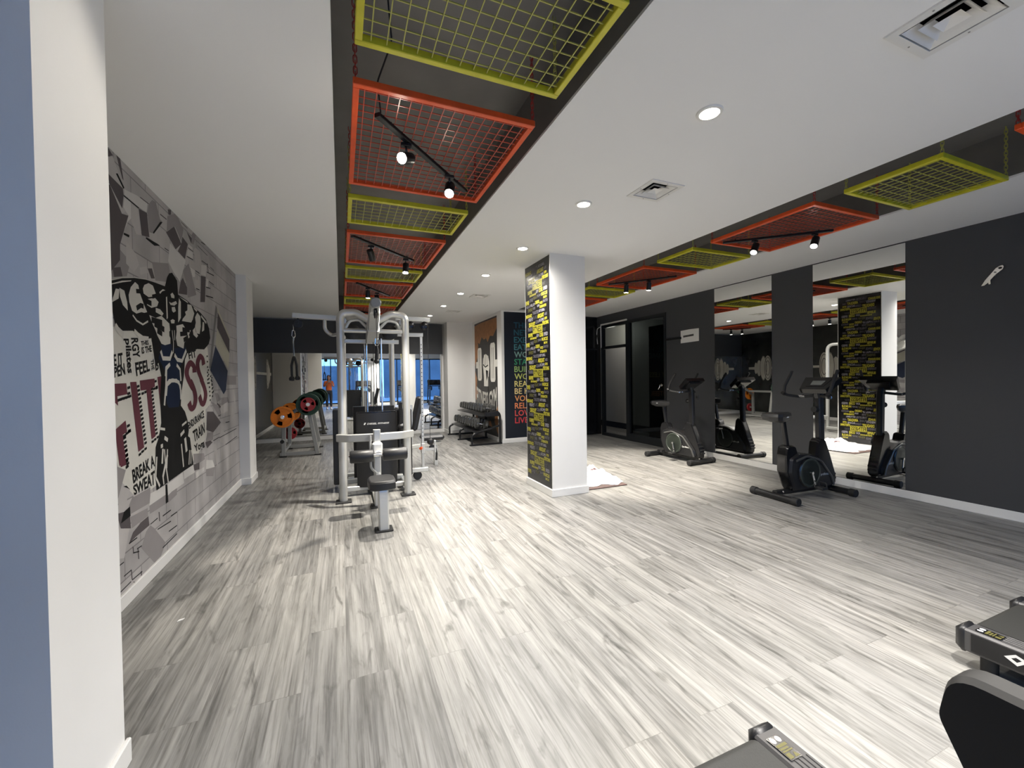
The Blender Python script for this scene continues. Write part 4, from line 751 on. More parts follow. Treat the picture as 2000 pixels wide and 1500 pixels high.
# ---------------------------------------------------------------- multi station cable gym
g = thing('multi_gym', 'tall silver multi station cable gym with black seat, roller pads and weight shrouds', 'gym machine', (.37, 5.6, 0))
SV = M['silver']
for sgn in (-1, 1):
    x = .37 + sgn * .365
    m = MB().tube(fillet([(x, 5.17, .015), (x, 5.17, 2.185), (.37 + sgn * .20, 5.17, 2.195), (.37 + sgn * .03, 5.17, 2.10)], [.13, .12], 10), .044, 16)
    obj('front_upright', m, SV, g)
    obj('foot_plate', MB().box((x, 5.17, .009), (.17, .15, .018), .006), M['black_rubber'], g)
    m = MB().tube(fillet([(x - sgn * .03, 6.40, .0), (x - sgn * .03, 6.40, 2.10), (x - sgn * .03, 5.2, 2.10)], .15, 8), .038, 12); obj('rear_upright', m, SV, g)
    br = MB().tube(fillet([(x - sgn * .04, 5.19, 1.98), (x - sgn * .10, 5.19, 2.10), (.37 + sgn * .16, 5.19, 2.12), (.37 + sgn * .05, 5.19, 2.00)], .06), .018, 10); obj('curved_brace', br, SV, g)
    obj('top_pulley', MB().lathe([(.0, -.018), (.085, -.018), (.095, -.012), (.088, 0), (.095, .012), (.085, .018), (0, .018)], (.37 + sgn * .23, 5.62, 2.02), 'y', 24), M['black_plastic'], g)
obj('cross_bar', MB().tube([(.03, 5.17, 1.985), (.71, 5.17, 1.985)], .026, 12), SV, g)
obj('cross_bar', MB().bar([(.03, 5.62, 1.90), (.71, 5.62, 1.90)], .06, .05, ch=.008), SV, g)
obj('base_rail', MB().bar([(.02, 5.40, .09), (.72, 5.40, .09)], .06, .06, ch=.008).bar([(.005, 5.17, .09), (.005, 6.4, .09)], .05, .06, ch=.008).bar([(.735, 5.17, .09), (.735, 6.4, .09)], .05, .06, ch=.008), SV, g)
obj('base_rail', MB().bar([(.02, 5.68, .12), (.74, 5.68, .12)], .07, .06, ch=.008).bar([(.03, 6.40, .05), (.71, 6.40, .05)], .07, .05, ch=.008), SV, g)
obj('base_rail', MB().bar([(.36, 4.82, .05), (.36, 6.4, .05)], .07, .05, ch=.008), SV, g)
# boom with its pulley and pulldown cable
bpth = fillet([(.355, 5.24, 1.93), (.355, 5.02, 2.03), (.35, 4.70, 2.185), (.345, 4.50, 2.20)], .1); BS = [1.45 - .55 * i / (len(bpth) - 1) for i in range(len(bpth))]
bm = MB().sweep(fillet([(.355, 5.24, 1.93), (.355, 5.02, 2.03), (.35, 4.70, 2.185), (.345, 4.50, 2.20)], .1), [(-.042, -.055), (.042, -.055), (.048, -.04), (.048, .04), (.042, .055), (-.042, .055), (-.048, .04), (-.048, -.04)], scales=BS)
b_ = obj('boom', bm, SV, g)
obj('boom_end_cap', MB().tube([(.345, 4.49, 2.20), (.345, 4.475, 2.20), (.345, 4.465, 2.20)], .056, 18, scales=[1, 1, .8]), M['silver_dull'], b_)
obj('boom_pulley', MB().lathe([(0, -.016), (.05, -.016), (.058, -.010), (.050, 0), (.058, .010), (.05, .016), (0, .016)], (.350, 4.56, 2.105), 'x', 22), M['black_plastic'], b_)
obj('pulley_bracket', MB().bb((.325, 4.545, 2.08), (.331, 4.585, 2.16), .002).bb((.369, 4.545, 2.08), (.375, 4.585, 2.16), .002), M['chrome'], b_)
cb = MB().tube([(.35, 4.505, 2.10), (.35, 4.505, 1.83)], .0045, 8)
cbl = obj('pulldown_cable', cb, M['chrome'], g, 'bright steel pulldown cable')
def carabiner(p, s=1.0): 
    x, y, z = p; return MB().tube(fillet([(x - .012 * s, y, z), (x - .018 * s, y, z - .06 * s), (x, y, z - .085 * s), (x + .018 * s, y, z - .06 * s), (x + .012 * s, y, z), (x - .0119 * s, y, z)], .012 * s, 4), .0045 * s, 7)
obj('snap_hook', carabiner((.35, 4.505, 1.835)), M['chrome'], cbl)
obj('end_weight', MB().tube([(.35, 4.505, 1.76), (.352, 4.505, 1.72), (.347, 4.505, 1.64), (.345, 4.505, 1.58)], .018, 12, scales=[.4, .9, 1.1, .8]).ball((.345, 4.505, 1.60), .026), M['black_rubber'], cbl)
# weight stack: guide rods, cables, shrouds
obj('guide_rod', MB().cyl((.305, 5.50, .95), (.305, 5.50, 1.93), .011, 10), M['chrome'], g)
obj('guide_rod', MB().cyl((.480, 5.50, .95), (.480, 5.50, 1.93), .011, 10), M['chrome'], g)
obj('guide_rod', MB().cyl((.29, 5.72, .95), (.29, 5.72, 1.90), .009, 10), M['chrome'], g)
obj('stack_cable', MB().cyl((.385, 5.52, .98), (.385, 5.52, 1.9), .004, 6), M['black_rubber'], g)
obj('stack_cable', MB().cyl((.42, 5.54, .98), (.42, 5.54, 1.9), .004, 6), M['black_rubber'], g)
def shroud(x0, x1, y0, y1, z0, z1, bow=.05):
    m = MB(); n = 12; prof = []
    for i in range(n + 1): u = i / n; prof.append((x0 + (x1 - x0) * u, y0 - bow * (1 - (2 * u - 1) ** 2)))
    out = prof + [(x1, y1), (x0, y1)]
    return m.prism(out, lambda a, b, d: Vector((a, b, d)), z0, z1)
sh = obj('weight_shroud', shroud(.165, .635, 5.38, 5.47, .10, 1.00), M['black_plastic'], g)
obj('shroud_top', shroud(.17, .63, 5.385, 5.465, 1.00, 1.018, .035), M['black_gloss'], sh)
obj('shroud_lettering', text_mb('DIESEL FITNESS', lambda a, b, d: Vector((a, 5.38 - .05 * (1 - (2 * (a - .165) / .47 - 1) ** 2) - d, b)), (.285, .864, .545, .884), bold=.01, d=.0015, shear=.25), M['white_print'], sh, 'white slanted maker lettering', smooth=0, recalc=False)
obj('shroud_mark', MB().flat([(.245, .862), (.262, .862), (.273, .888), (.256, .888)], lambda a, b, d: Vector((a, 5.38 - .05 * (1 - (2 * (a - .165) / .47 - 1) ** 2) - d, b)), .0015), M['white_print'], sh, smooth=0, recalc=False)
obj('weight_shroud', shroud(.14, .66, 5.80, 5.88, .10, 1.06, .05), M['black_plastic'], g)
obj('weight_shroud', MB().bb((-.105, 5.62, .10), (-.035, 5.98, 1.04), .012), M['black_plastic'], g)
obj('weight_shroud', MB().bb((.69, 5.72, .10), (.88, 6.10, 1.015), .02), M['black_plastic'], g)
# thigh pad unit and seat
obj('bow_bar', MB().bar(fillet([(-.045, 5.10, .755), (.06, 4.97, .76), (.36, 4.895, .765), (.66, 4.97, .76), (.785, 5.10, .755)], .12), .045, .085, ch=.008), SV, g)
tp = obj('thigh_pad_post', MB().bar([(.358, 4.84, .0), (.358, 4.84, .855)], .075, .085, ref=(0, 1, 0), ch=.01), SV, g)
obj('post_foot', MB().box((.345, 4.82, .008), (.13, .13, .016), .005), M['black_rubber'], tp)
obj('pad_clamp', MB().box((.357, 4.78, .655), (.105, .10, .13), .015).cyl((.357, 4.74, .605), (.357, 4.66, .605), .035, 14), M['white_trim'], g, 'bright white adjusting clamp')
for a, b2 in ((.07, .305), (.40, .655)):
    rp = MB().lathe([(.0, 0), (.058, 0), (.066, .012), (.066, b2 - a - .012), (.058, b2 - a), (0, b2 - a)], (a, 4.64, .605), 'x', 24); obj('roller_pad', rp, M['black_vinyl'], g)
obj('roller_axle', MB().cyl((.06, 4.64, .605), (.665, 4.64, .605), .014, 10), M['chrome'], g)
obj('adjusting_lever', MB().tube(fillet([(.285, 4.79, .80), (.285, 4.78, .58), (.285, 4.74, .45), (.34, 4.70, .40)], .08), .013, 8), SV, g)
sp_ = obj('seat_post', MB().bar(fillet([(.347, 4.045, .0), (.345, 4.045, .40), (.345, 4.15, .40)], .04), .092, .10, ref=(0, 1, 0), ch=.012), SV, g)
obj('post_foot', MB().box((.348, 4.05, .008), (.16, .15, .016), .006), M['black_rubber'], sp_)
obj('seat_beam', MB().bar([(.347, 4.05, .36), (.356, 4.84, .36)], .06, .06, ch=.008), SV, g)
seat = [(-.115, -.14), (-.07, -.165), (.07, -.165), (.115, -.14), (.125, -.05), (.125, .08), (.10, .15), (.06, .17), (-.06, .17), (-.10, .15), (-.125, .08), (-.125, -.05)]
sm = MB()
for z0, z1, k0, k1 in ((.385, .395, .93, 1), (.395, .450, 1, 1), (.450, .466, 1, .93), (.466, .470, .93, .86)):
    n = len(seat); q = [Vector((.342 + a * k0, 4.14 + b * k0, z0)) for a, b in seat] + [Vector((.342 + a * k1, 4.14 + b * k1, z1)) for a, b in seat]
    sm.add(q, [[i, (i + 1) % n, n + (i + 1) % n, n + i] for i in range(n)])
sm.add([Vector((.342 + a * .93, 4.14 + b * .93, .385)) for a, b in seat], [list(range(len(seat)))]).add([Vector((.342 + a * .86, 4.14 + b * .86, .470)) for a, b in seat], [list(range(len(seat)))])
obj('seat', sm, M['black_vinyl'], g)
# left arm with pulley
obj('left_arm', MB().bar([(.05, 5.75, 2.20), (-.535, 5.75, 2.215)], .055, .065, ch=.008), SV, g)
obj('arm_brace', MB().tube(fillet([(-.175, 5.75, 2.18), (-.175, 5.75, 2.05), (-.10, 5.75, 1.98), (.0, 5.6, 1.985)], .1), .022, 10), SV, g)
obj('arm_pulley', MB().lathe([(0, -.015), (.05, -.015), (.056, -.01), (.048, 0), (.056, .01), (.05, .015), (0, .015)], (-.475, 5.75, 2.115), 'y', 22).bb((-.485, 5.73, 2.115), (-.465, 5.735, 2.19)), M['black_plastic'], g)
obj('arm_cable', MB().tube([(-.527, 5.75, 2.12), (-.527, 5.75, 2.035)], .0045, 8).join(carabiner((-.527, 5.75, 2.03), 1.1)).tube(fillet([(-.527, 5.75, 1.945), (-.532, 5.75, 1.90), (-.527, 5.75, 1.72)], .03), .008, 8), M['chrome'], g)
# right arm, adjustable column, carriage
obj('right_arm', MB().bar([(.69, 5.75, 2.235), (1.15, 5.75, 2.225)], .055, .055, ch=.008), SV, g)
obj('arm_pulley', MB().lathe([(0, -.015), (.05, -.015), (.058, -.01), (.05, 0), (.058, .01), (.05, .015), (0, .015)], (.885, 5.75, 2.14), 'y', 22), M['black_gloss'], g)
obj('arm_pulley', MB().lathe([(0, -.015), (.05, -.015), (.058, -.01), (.05, 0), (.058, .01), (.05, .015), (0, .015)], (1.075, 5.75, 2.14), 'y', 22), M['black_gloss'], g)
co = MB().bar([(1.035, 5.80, .14), (1.035, 5.80, 2.02)], .035, .035, ref=(0, 1, 0), ch=.004); ac = obj('adjusting_column', co, SV, g)
hl = MB()
for i in range(24): hl.cyl((1.035, 5.781, .62 + i * .055), (1.035, 5.784, .62 + i * .055), .007, 8)
h_ = obj('pin_holes', hl, M['dark_hole'], ac)
obj('column_bracket', MB().bar([(.72, 5.80, 2.02), (1.06, 5.80, 2.02)], .05, .05, ch=.006), SV, g)
obj('column_bracket', MB().bar([(.72, 5.80, .155), (1.10, 5.80, .155)], .06, .06, ch=.008), SV, g)
ca = obj('cable_carriage', MB().bb((1.01, 5.77, .38), (1.06, 5.83, .52), .006).bar([(1.05, 5.80, .43), (1.21, 5.80, .43)], .03, .04, ch=.004).bb((1.19, 5.775, .38), (1.215, 5.825, .55), .004), SV, g)
obj('carriage_pulley', MB().ball((1.14, 5.77, .535), (.045, .02, .045)).lathe([(0, -.012), (.045, -.012), (.045, .012), (0, .012)], (1.14, 5.80, .535), 'y', 20), M['black_plastic'], ca)
obj('carriage_pulley', MB().lathe([(0, -.012), (.042, -.012), (.042, .012), (0, .012)], (1.165, 5.80, .45), 'y', 20), M['black_plastic'], ca)
obj('hanging_strap', MB().tube([(1.215, 5.79, .44), (1.225, 5.79, .36), (1.22, 5.79, .27)], .014, 8, scales=[.6, 1, 1.1]), M['black_rubber'], ca)
obj('adjusting_knob', MB().cyl((1.01, 5.76, .46), (.99, 5.72, .46), .02, 12), M['orange_metal'], ca, 'orange pull knob')
obj('long_cable', MB().tube([(1.13, 5.80, 2.14), (1.14, 5.80, .54)], .003, 6), M['black_rubber'], g)
obj('floor_pulley', MB().lathe([(0, -.03), (.05, -.03), (.06, -.02), (.06, .02), (.05, .03), (0, .03)], (.965, 5.86, .068), 'y', 22), M['black_plastic'], g)
obj('front_handle', MB().tube([(.685, 5.35, 1.12), (.685, 5.35, .86)], .022, 12).ball((.69, 5.35, .81), .048).cyl((.70, 5.35, .76), (.70, 5.35, .60), .012), M['black_plastic'], g)
# press station on the far side
obj('press_back_pad', MB().box((1.12, 6.78, .86), (.09, .28, .55), .03, (0, .22, 0)), M['black_vinyl'], g)
obj('press_seat_pad', MB().box((1.36, 6.78, .46), (.36, .30, .08), .03), M['black_vinyl'], g)
obj('press_frame', MB().bar([(.71, 6.40, .36), (1.5, 6.78, .36)], .06, .06, ch=.008).bar([(1.42, 6.78, 0), (1.42, 6.78, .42)], .06, .06, ref=(0, 1, 0), ch=.008).bar([(1.02, 6.70, .36), (1.02, 6.72, 1.0)], .05, .05, ref=(0, 1, 0), ch=.008), SV, g)
# rope attachment hooked on the left arm
t = thing('triceps_rope', 'black two tailed triceps rope hooked below the left cable arm', 'rope handle', (-.527, 5.75, 1.41))
obj('rope', MB().tube(fillet([(-.553, 5.75, 1.455), (-.556, 5.75, 1.60), (-.527, 5.75, 1.735), (-.500, 5.75, 1.60), (-.497, 5.75, 1.46)], .05, 8), .0145, 10), M['black_rubber'], t)
obj('rope_end', MB().tube([(-.554, 5.75, 1.46), (-.556, 5.745, 1.44), (-.558, 5.74, 1.415)], .033, 14, scales=[.7, 1, .85]), M['black_rubber'], t)
obj('rope_end', MB().tube([(-.496, 5.75, 1.465), (-.494, 5.755, 1.445), (-.492, 5.76, 1.425)], .030, 14, scales=[.7, 1, .85]), M['black_rubber'], t)

# ---------------------------------------------------------------- plate rack and its plates
DG = M['silver_dull']
t = thing('plate_rack', 'grey steel A shaped weight plate rack by the back wall mirror', 'weight rack', (-.74, 9.2, 0))
for y in (8.70, 9.68):
    yy = (-.03 if y < 9 else .03)
    obj('leg', MB().bar([(-1.005, y, .03), (-.985, y, .80)], .07, .07, ref=(0, 1, 0), ch=.006), DG, t)
    obj('leg', MB().bar([(-.435, y, .03), (-.60, y, 1.04)], .07, .07, ref=(0, 1, 0), ch=.006), DG, t)
    obj('base_bar', MB().bar([(-1.06, y, .06), (-.40, y, .05)], .06, .07, ch=.006), DG, t)
    obj('foot', MB().bb((-1.07, y - .05, 0), (-.95, y + .05, .022), .004), M['black_rubber'], t); obj('foot', MB().bb((-.49, y - .05, 0), (-.37, y + .05, .022), .004), M['black_rubber'], t)
    obj('slant_bar', MB().bar([(-1.02, y, .72), (-.54, y, 1.0)], .06, .06, ref=(0, 1, 0), ch=.006), DG, t)
    s_ = -1 if y < 9 else 1
    for x, z in ((-.985, .76), (-.565, .975), (-1.0, .315)):
        L_ = .30 if z > .5 else .2
        obj('peg', MB().cyl((x, y, z), (x, y + s_ * L_, z), .024, 14), M['chrome'] if z > .5 else DG, t)
        if z < .5: obj('peg_cap', MB().cyl((x, y + s_ * L_, z), (x, y + s_ * (L_ + .02), z), .034, 14), M['black_rubber'], t)
obj('spine_bar', MB().bar([(-.78, 8.7, .86), (-.78, 9.68, .86)], .06, .06, ch=.006), DG, t)
obj('tie_bar', MB().bar([(-1.0, 8.7, .10), (-1.0, 9.68, .10)], .05, .05, ch=.006).bar([(-.45, 8.7, .10), (-.45, 9.68, .10)], .05, .05, ch=.006), DG, t)
PLM = dict(orange=mat('orange_rubber_plate', (.80, .22, .012), .45, bump=.05, bscale=150), red=mat('red_rubber_plate', (.36, .025, .028), .45), green=mat('green_rubber_plate', (.012, .045, .024), .5), black=M['black_rubber'])
def plate(col_, x, y, z, r, th, label):
    t = thing('weight_plate', label, 'weight plate', (x, y, z), 0, 'rubber weight plates on the rack')
    n = 42; h = th / 2; vs = MB()
    # ring with three grip slots: built from a rim, spokes and a hub
    vs.lathe([(r * .80, -h * .6), (r * .82, -h), (r * .97, -h), (r, -h * .6), (r, h * .6), (r * .97, h), (r * .82, h), (r * .80, h * .6), (r * .80, -h * .6)], (x, y, z), 'y', n)
    vs.lathe([(.026, -h), (r * .42, -h * .9), (r * .44, -h * .5), (r * .44, h * .5), (r * .42, h * .9), (.026, h), (.026, -h)], (x, y, z), 'y', n)
    for k in range(3):
        a0 = k * 2 * PI / 3 + .5; q = []
        for s_, rr in ((0, r * .43), (1, r * .81)):
            for i in range(11):
                f = i / 10 if s_ == 0 else 1 - i / 10; a = a0 + f * 1.42; q.append((rr * math.cos(a), rr * math.sin(a)))
        vs.prism(q, lambda a, b, d: Vector((x + a, y + d, z + b)), -h * .62, h * .62)
    obj('plate_body', vs, PLM[col_], t)
    obj('steel_bushing', MB().lathe([(.0245, -h - .002), (.034, -h - .002), (.034, h + .002), (.0245, h + .002), (.0245, -h - .002)], (x, y, z), 'y', 20), M['chrome'], t)
    return t
plate('orange', -.985, 8.50, .76, .192, .045, 'orange weight plate on the lower left peg of the rack facing the room')
plate('red', -.565, 8.45, .975, .127, .035, 'small red weight plate hung in front of a larger green one')
plate('green', -.565, 8.50, .975, .205, .05, 'green weight plate behind the small red plate')
plate('green', -.565, 8.58, .975, .205, .05, 'second green weight plate on the upper peg, behind the first')
plate('orange', -.985, 9.80, .76, .192, .045, 'orange weight plate on the back side of the rack, seen in the mirror')
plate('green', -.565, 9.80, .975, .205, .05, 'green weight plate on the back side of the rack, seen in the mirror')
plate('red', -1.0, 9.80, .315, .13, .03, 'red weight plate low on the back side of the rack')

# ---------------------------------------------------------------- dumbbell rack
BM = M['black_metal']
t = thing('dumbbell_rack', 'black two tier dumbbell rack beneath the fist print', 'weight rack', (2.85, 9.25, 0))
for y in (8.30, 9.25, 10.22):
    obj('floor_bar', MB().bb((2.45, y - .03, 0), (3.165, y + .03, .035), .006), BM, t)
    obj('rear_hoop', MB().tube(fillet([(3.13, y, .03), (3.13, y, .72 if y < 8.4 else .665), (2.80, y, .64 if y < 8.4 else .60)], .14 if y < 8.4 else .05, 8), .026, 12), BM, t)
    obj('front_hoop', MB().tube(fillet([(2.50, y, .03), (2.50, y, .22), (2.62, y, .27), (3.13, y, .40)], .08, 8), .022, 12), BM, t)
def tray(z, x0, x1, nm):
    m = MB(); m.prism([(x0, z - .06), (x1, z), (x1, z + .05), (x1 - .012, z + .05), (x1 - .012, z + .012), (x0, z - .048)], lambda a, b, d: Vector((a, d, b)), 8.26, 10.26); obj(nm, m, BM, t)
tray(.665, 2.72, 3.08, 'upper_tray'); tray(.33, 2.56, 2.94, 'lower_tray')
obj('end_plate', MB().bb((2.78, 8.25, .60), (3.10, 8.28, .69), .01), BM, t)
DBM = mat('dumbbell_rubber_grey', (.085, .085, .08), .28, .55, var=.65, vscale=26)
def dumbbell(r):
    t = thing('dumbbell', '', 'dumbbell', (0, 0, 0), 0, '')
    for s_ in (-1, 1): obj('head', MB().lathe([(0, s_ * .060), (r * .8, s_ * .060), (r, s_ * .070), (r, s_ * .125), (r * .82, s_ * .140), (r * .55, s_ * .142), (r * .5, s_ * .136), (0, s_ * .136)], (0, 0, 0), 'x', 12), DBM, t)
    obj('handle', MB().tube([(-.065, 0, 0), (-.02, 0, 0), (.02, 0, 0), (.065, 0, 0)], .016, 12, scales=[.85, 1.1, 1.1, .85]), M['chrome'], t); return t
NTH = ('first', 'second', 'third', 'fourth', 'fifth', 'sixth', 'seventh', 'eighth', 'ninth', 'tenth')
for tier, (zc, xc, r0, r1) in enumerate(((.738, 2.90, .074, .098), (.403, 2.75, .084, .108))):
    proto = None
    for i in range(10):
        y = 8.43 + i * .189; r = r1 + (r0 - r1) * i / 9
        if i % 3 == 0: proto = dumbbell(r); d_ = proto
        else: d_ = dup(proto, (0, 0, 0))
        rr = r1 + (r0 - r1) * (i - i % 3) / 9
        d_.location = (xc, y, zc - .075 + rr); d_.rotation_euler = (0, R(9), R(random.uniform(-4, 4)))
        d_['label'] = ('grey round headed dumbbell, ' + NTH[i] + ' from the near end of the ' + ('upper tier' if tier == 0 else 'lower tier') + ' of the rack'); d_['group'] = 'dumbbells on the two tier rack'
# ---------------------------------------------------------------- exercise bikes (built facing +x about their own origin)
def bike(label, loc, rz):
    t = thing('exercise_bike', label, 'exercise bike', (0, 0, 0), 0, 'black upright exercise bikes by the mirrors')
    bp_, bg = M['black_plastic'], M['black_gloss']
    def side(poly, y0, y1, ch=.02):
        """rounded slab: outline in x,z, narrowed near both faces"""
        m = MB(); n = len(poly); cx = sum(p[0] for p in poly) / n; cz = sum(p[1] for p in poly) / n
        k = .93; ys = [(y0, k), (y0 + ch, 1), (y1 - ch, 1), (y1, k)]
        for (ya, ka), (yb, kb) in zip(ys, ys[1:]):
            q = [Vector((cx + (x - cx) * ka, ya, cz + (z - cz) * ka)) for x, z in poly] + [Vector((cx + (x - cx) * kb, yb, cz + (z - cz) * kb)) for x, z in poly]
            m.add(q, [[i, (i + 1) % n, n + (i + 1) % n, n + i] for i in range(n)])
        for ya in (y0, y1): m.add([Vector((cx + (x - cx) * k, ya, cz + (z - cz) * k)) for x, z in poly], [list(range(n))])
        return m
    def cv(p, r): return [(q.x, q.z) for q in fillet([(a, 0, b) for a, b in p + p[:1]], r, 5)][:-1]
    shell = cv([(-.28, .09), (-.36, .30), (-.34, .46), (-.22, .51), (-.02, .49), (.16, .42), (.34, .20), (.36, .09)], .06)
    b = obj('body_shell', side(shell, -.085, .085, .03), bp_, t)
    arcm = MB().tube(fillet([(-.27, -.088, .43), (-.10, -.09, .475), (.12, -.09, .41), (.30, -.088, .21), (.34, -.088, .11)], .12), .013, 8); obj('trim_arc', arcm, mat_arc, b)
    obj('rear_housing', side(cv([(-.30, .10), (-.385, .30), (-.385, .50), (-.36, .60), (-.24, .60), (-.20, .50), (-.24, .2)], .04), -.06, .06, .02), bg, t)
    obj('front_housing', side(cv([(.10, .40), (.13, .62), (.16, .655), (.25, .64), (.33, .46), (.43, .20), (.43, .09), (.30, .09), (.24, .30)], .03), -.055, .055, .02), bg, t)
    rb = MB()
    for i in range(8): z = .16 + i * .05; x = .435 - max(0, z - .2) * .55; rb.bb((x - .004, -.05, z), (x + .008, .05, z + .022), .004)
    obj('ribbed_cover', rb, M['black_rubber'], t)
    for s_ in (-1, 1):
        c_ = (-.06, s_ * .09, .285)
        d_ = obj('crank_disc', MB().lathe([(0, -.012 * s_), (.165, -.012 * s_), (.175, 0), (.165, .010 * s_), (.148, .014 * s_), (.140, .008 * s_), (0, .008 * s_)], c_, 'y', 32), bg, t)
        obj('disc_ring', MB().lathe([(.142, .010 * s_), (.146, .0155 * s_), (.160, .0145 * s_), (.164, .010 * s_)], c_, 'y', 36), mat_ring, d_)
        a = R(-75) if s_ < 0 else R(105); e_ = Vector((c_[0] + .165 * math.cos(a), s_ * .125, c_[2] + .165 * math.sin(a)))
        obj('crank_arm', MB().bar([(c_[0], s_ * .118, c_[2]), e_], .024, .014, ref=(0, 1, 0), ch=.003).cyl((c_[0], s_ * .09, c_[2]), (c_[0], s_ * .128, c_[2]), .016, 12), M['chrome'], d_)
        obj('pedal', MB().box(e_ + Vector((0, s_ * .06, 0)), (.10, .095, .028), .008).tube(fillet([e_ + Vector((.03, s_ * .02, .01)), e_ + Vector((.03, s_ * .02, .06)), e_ + Vector((.03, s_ * .10, .06)), e_ + Vector((.03, s_ * .10, .01))], .03), .007, 6), M['black_rubber'], t)
    f = MB().bar([(-.49, 0, .075), (.40, 0, .075)], .06, .05, ch=.008); obj('base_beam', f, M['black_metal'], t)
    for x in (-.50, .41):
        s_ = obj('stabiliser', MB().tube([(x, -.25, .045), (x, .25, .045)], .036, 16), M['black_metal'], t)
        for y in (-.25, .25): obj('end_cap', MB().tube([(x, y - .035, .045), (x, y - .03, .045), (x, y + .03, .045), (x, y + .035, .045)], .044, 16, scales=[.85, 1, 1, .85]), M['black_rubber'], s_)
    obj('bolt_heads', MB().cyl((-.40, -.035, .085), (-.40, -.03, .085), .012, 8).cyl((.40, -.035, .085), (.40, -.03, .085), .012, 8), M['chrome'], t)
    obj('seat_post', MB().bar([(-.30, 0, .56), (-.365, 0, .90)], .045, .045, ref=(0, 1, 0), ch=.006), M['black_metal'], t)
    sd = []; out = [(-.17, .105), (-.12, .125), (-.02, .10), (.06, .05), (.14, .03), (.17, .0), (.14, -.03), (.06, -.05), (-.02, -.10), (-.12, -.125), (-.17, -.105), (-.185, 0)]
    sm = MB(); n = len(out)
    for z0, z1, k0, k1 in ((.868, .895, .5, .9), (.895, .935, .9, 1), (.935, .965, 1, .93), (.965, .976, .93, .7)):
        sm.add([Vector((-.40 + x * k0, y * k0, z0)) for x, y in out] + [Vector((-.40 + x * k1, y * k1, z1)) for x, y in out], [[i, (i + 1) % n, n + (i + 1) % n, n + i] for i in range(n)])
    sm.add([Vector((-.40 + x * .7, y * .7, .976)) for x, y in out], [list(range(n))]).add([Vector((-.40 + x * .5, y * .5, .868)) for x, y in out], [list(range(n))])
    sdl = obj('saddle', sm, M['black_vinyl'], t)
    obj('saddle_edge', MB().bb((-.50, -.102, .925), (-.40, -.100, .937)), M['white_print'], sdl, 'white strip on the saddle side', smooth=0)
    obj('mast', MB().bar([(.24, 0, .60), (.225, 0, 1.17)], .085, .065, ref=(0, 1, 0), ch=.012), M['black_metal'], t)
    obj('tension_knob', MB().cyl((.20, 0, .98), (.15, 0, .99), .028, 14).cyl((.15, 0, .99), (.135, 0, .99), .034, 14), M['black_rubber'], t)
    hb = MB()
    for s_ in (-1, 1): hb.tube(fillet([(.21, s_ * .02, 1.15), (.15, s_ * .17, 1.13), (-.01, s_ * .26, 1.16), (.03, s_ * .27, 1.27), (.14, s_ * .26, 1.44)], .05, 6), .017, 10)
    hbo = obj('handlebar', hb, M['black_rubber'], t)
    for s_ in (-1, 1):
        obj('pulse_sensor', MB().cyl((.165, s_ * .13, 1.137), (.135, s_ * .185, 1.136), .0185, 12), M['chrome'], hbo)
        obj('grip_end', MB().cyl((.005, s_ * .262, 1.165), (-.02, s_ * .262, 1.185), .026, 12), M['black_plastic'], hbo)
    cn = MB().prism([(-.11, -.15), (.11, -.20), (.11, .20), (-.11, .15)], lambda a, b, d: Vector((.215 + a * .82 - d * .55, b, 1.27 + a * .62 + d * .82)), -.03, .03)
    c_ = obj('console', cn, bg, t)
    obj('console_face', MB().prism([(-.06, -.10), (.07, -.125), (.07, .125), (-.06, .10)], lambda a, b, d: Vector((.215 + a * .82 - d * .55, b, 1.27 + a * .62 + d * .82)), .030, .033), bg, c_)
    obj('screen', MB().prism([(-.035, -.062), (.040, -.072), (.040, .072), (-.035, .062)], lambda a, b, d: Vector((.215 + a * .82 - d * .55, b, 1.27 + a * .62 + d * .82)), .0325, .0345), mat_screen, c_)
    obj('console_neck', MB().bar([(.225, 0, 1.13), (.19, 0, 1.25)], .09, .07, ref=(0, 1, 0), ch=.015), bp_, t)
    obj('console_back', MB().prism([(-.05, -.09), (.08, -.12), (.08, .12), (-.05, .09)], lambda a, b, d: Vector((.215 + a * .82 - d * .55, b, 1.27 + a * .62 + d * .82)), -.06, -.03), bp_, c_)
    for s_ in (-1, 1):
        fn = (lambda a, b, d: Vector((a, -.0865 - d, b))) if s_ < 0 else (lambda a, b, d: Vector((.33 - a, .0865 + d, b)))
        lg = text_mb('profitness', fn, (.125, .225, .26, .262), bold=.012, d=.001)
        lg.flat([(.095, .235), (.115, .235), (.120, .262), (.10, .262)], fn, .001); obj('logo_lettering', lg, M['white_print'], b, 'white maker lettering', smooth=0, recalc=False)
    t.location = loc; t.rotation_euler = (0, 0, rz); return t
mat_arc = mat('dark_silver_trim', (.13, .13, .125), .3, .5); mat_ring = mat('grey_green_ring', (.045, .055, .045), .35); mat_screen = mat('bike_screen', (.20, .21, .20), .25)
bike('black exercise bike nearer the camera facing the larger mirror strip', (4.97, 3.15, 0), R(-3))
bike('black exercise bike farther away beside the glazed door', (5.225, 5.33, 0), R(-86.5))

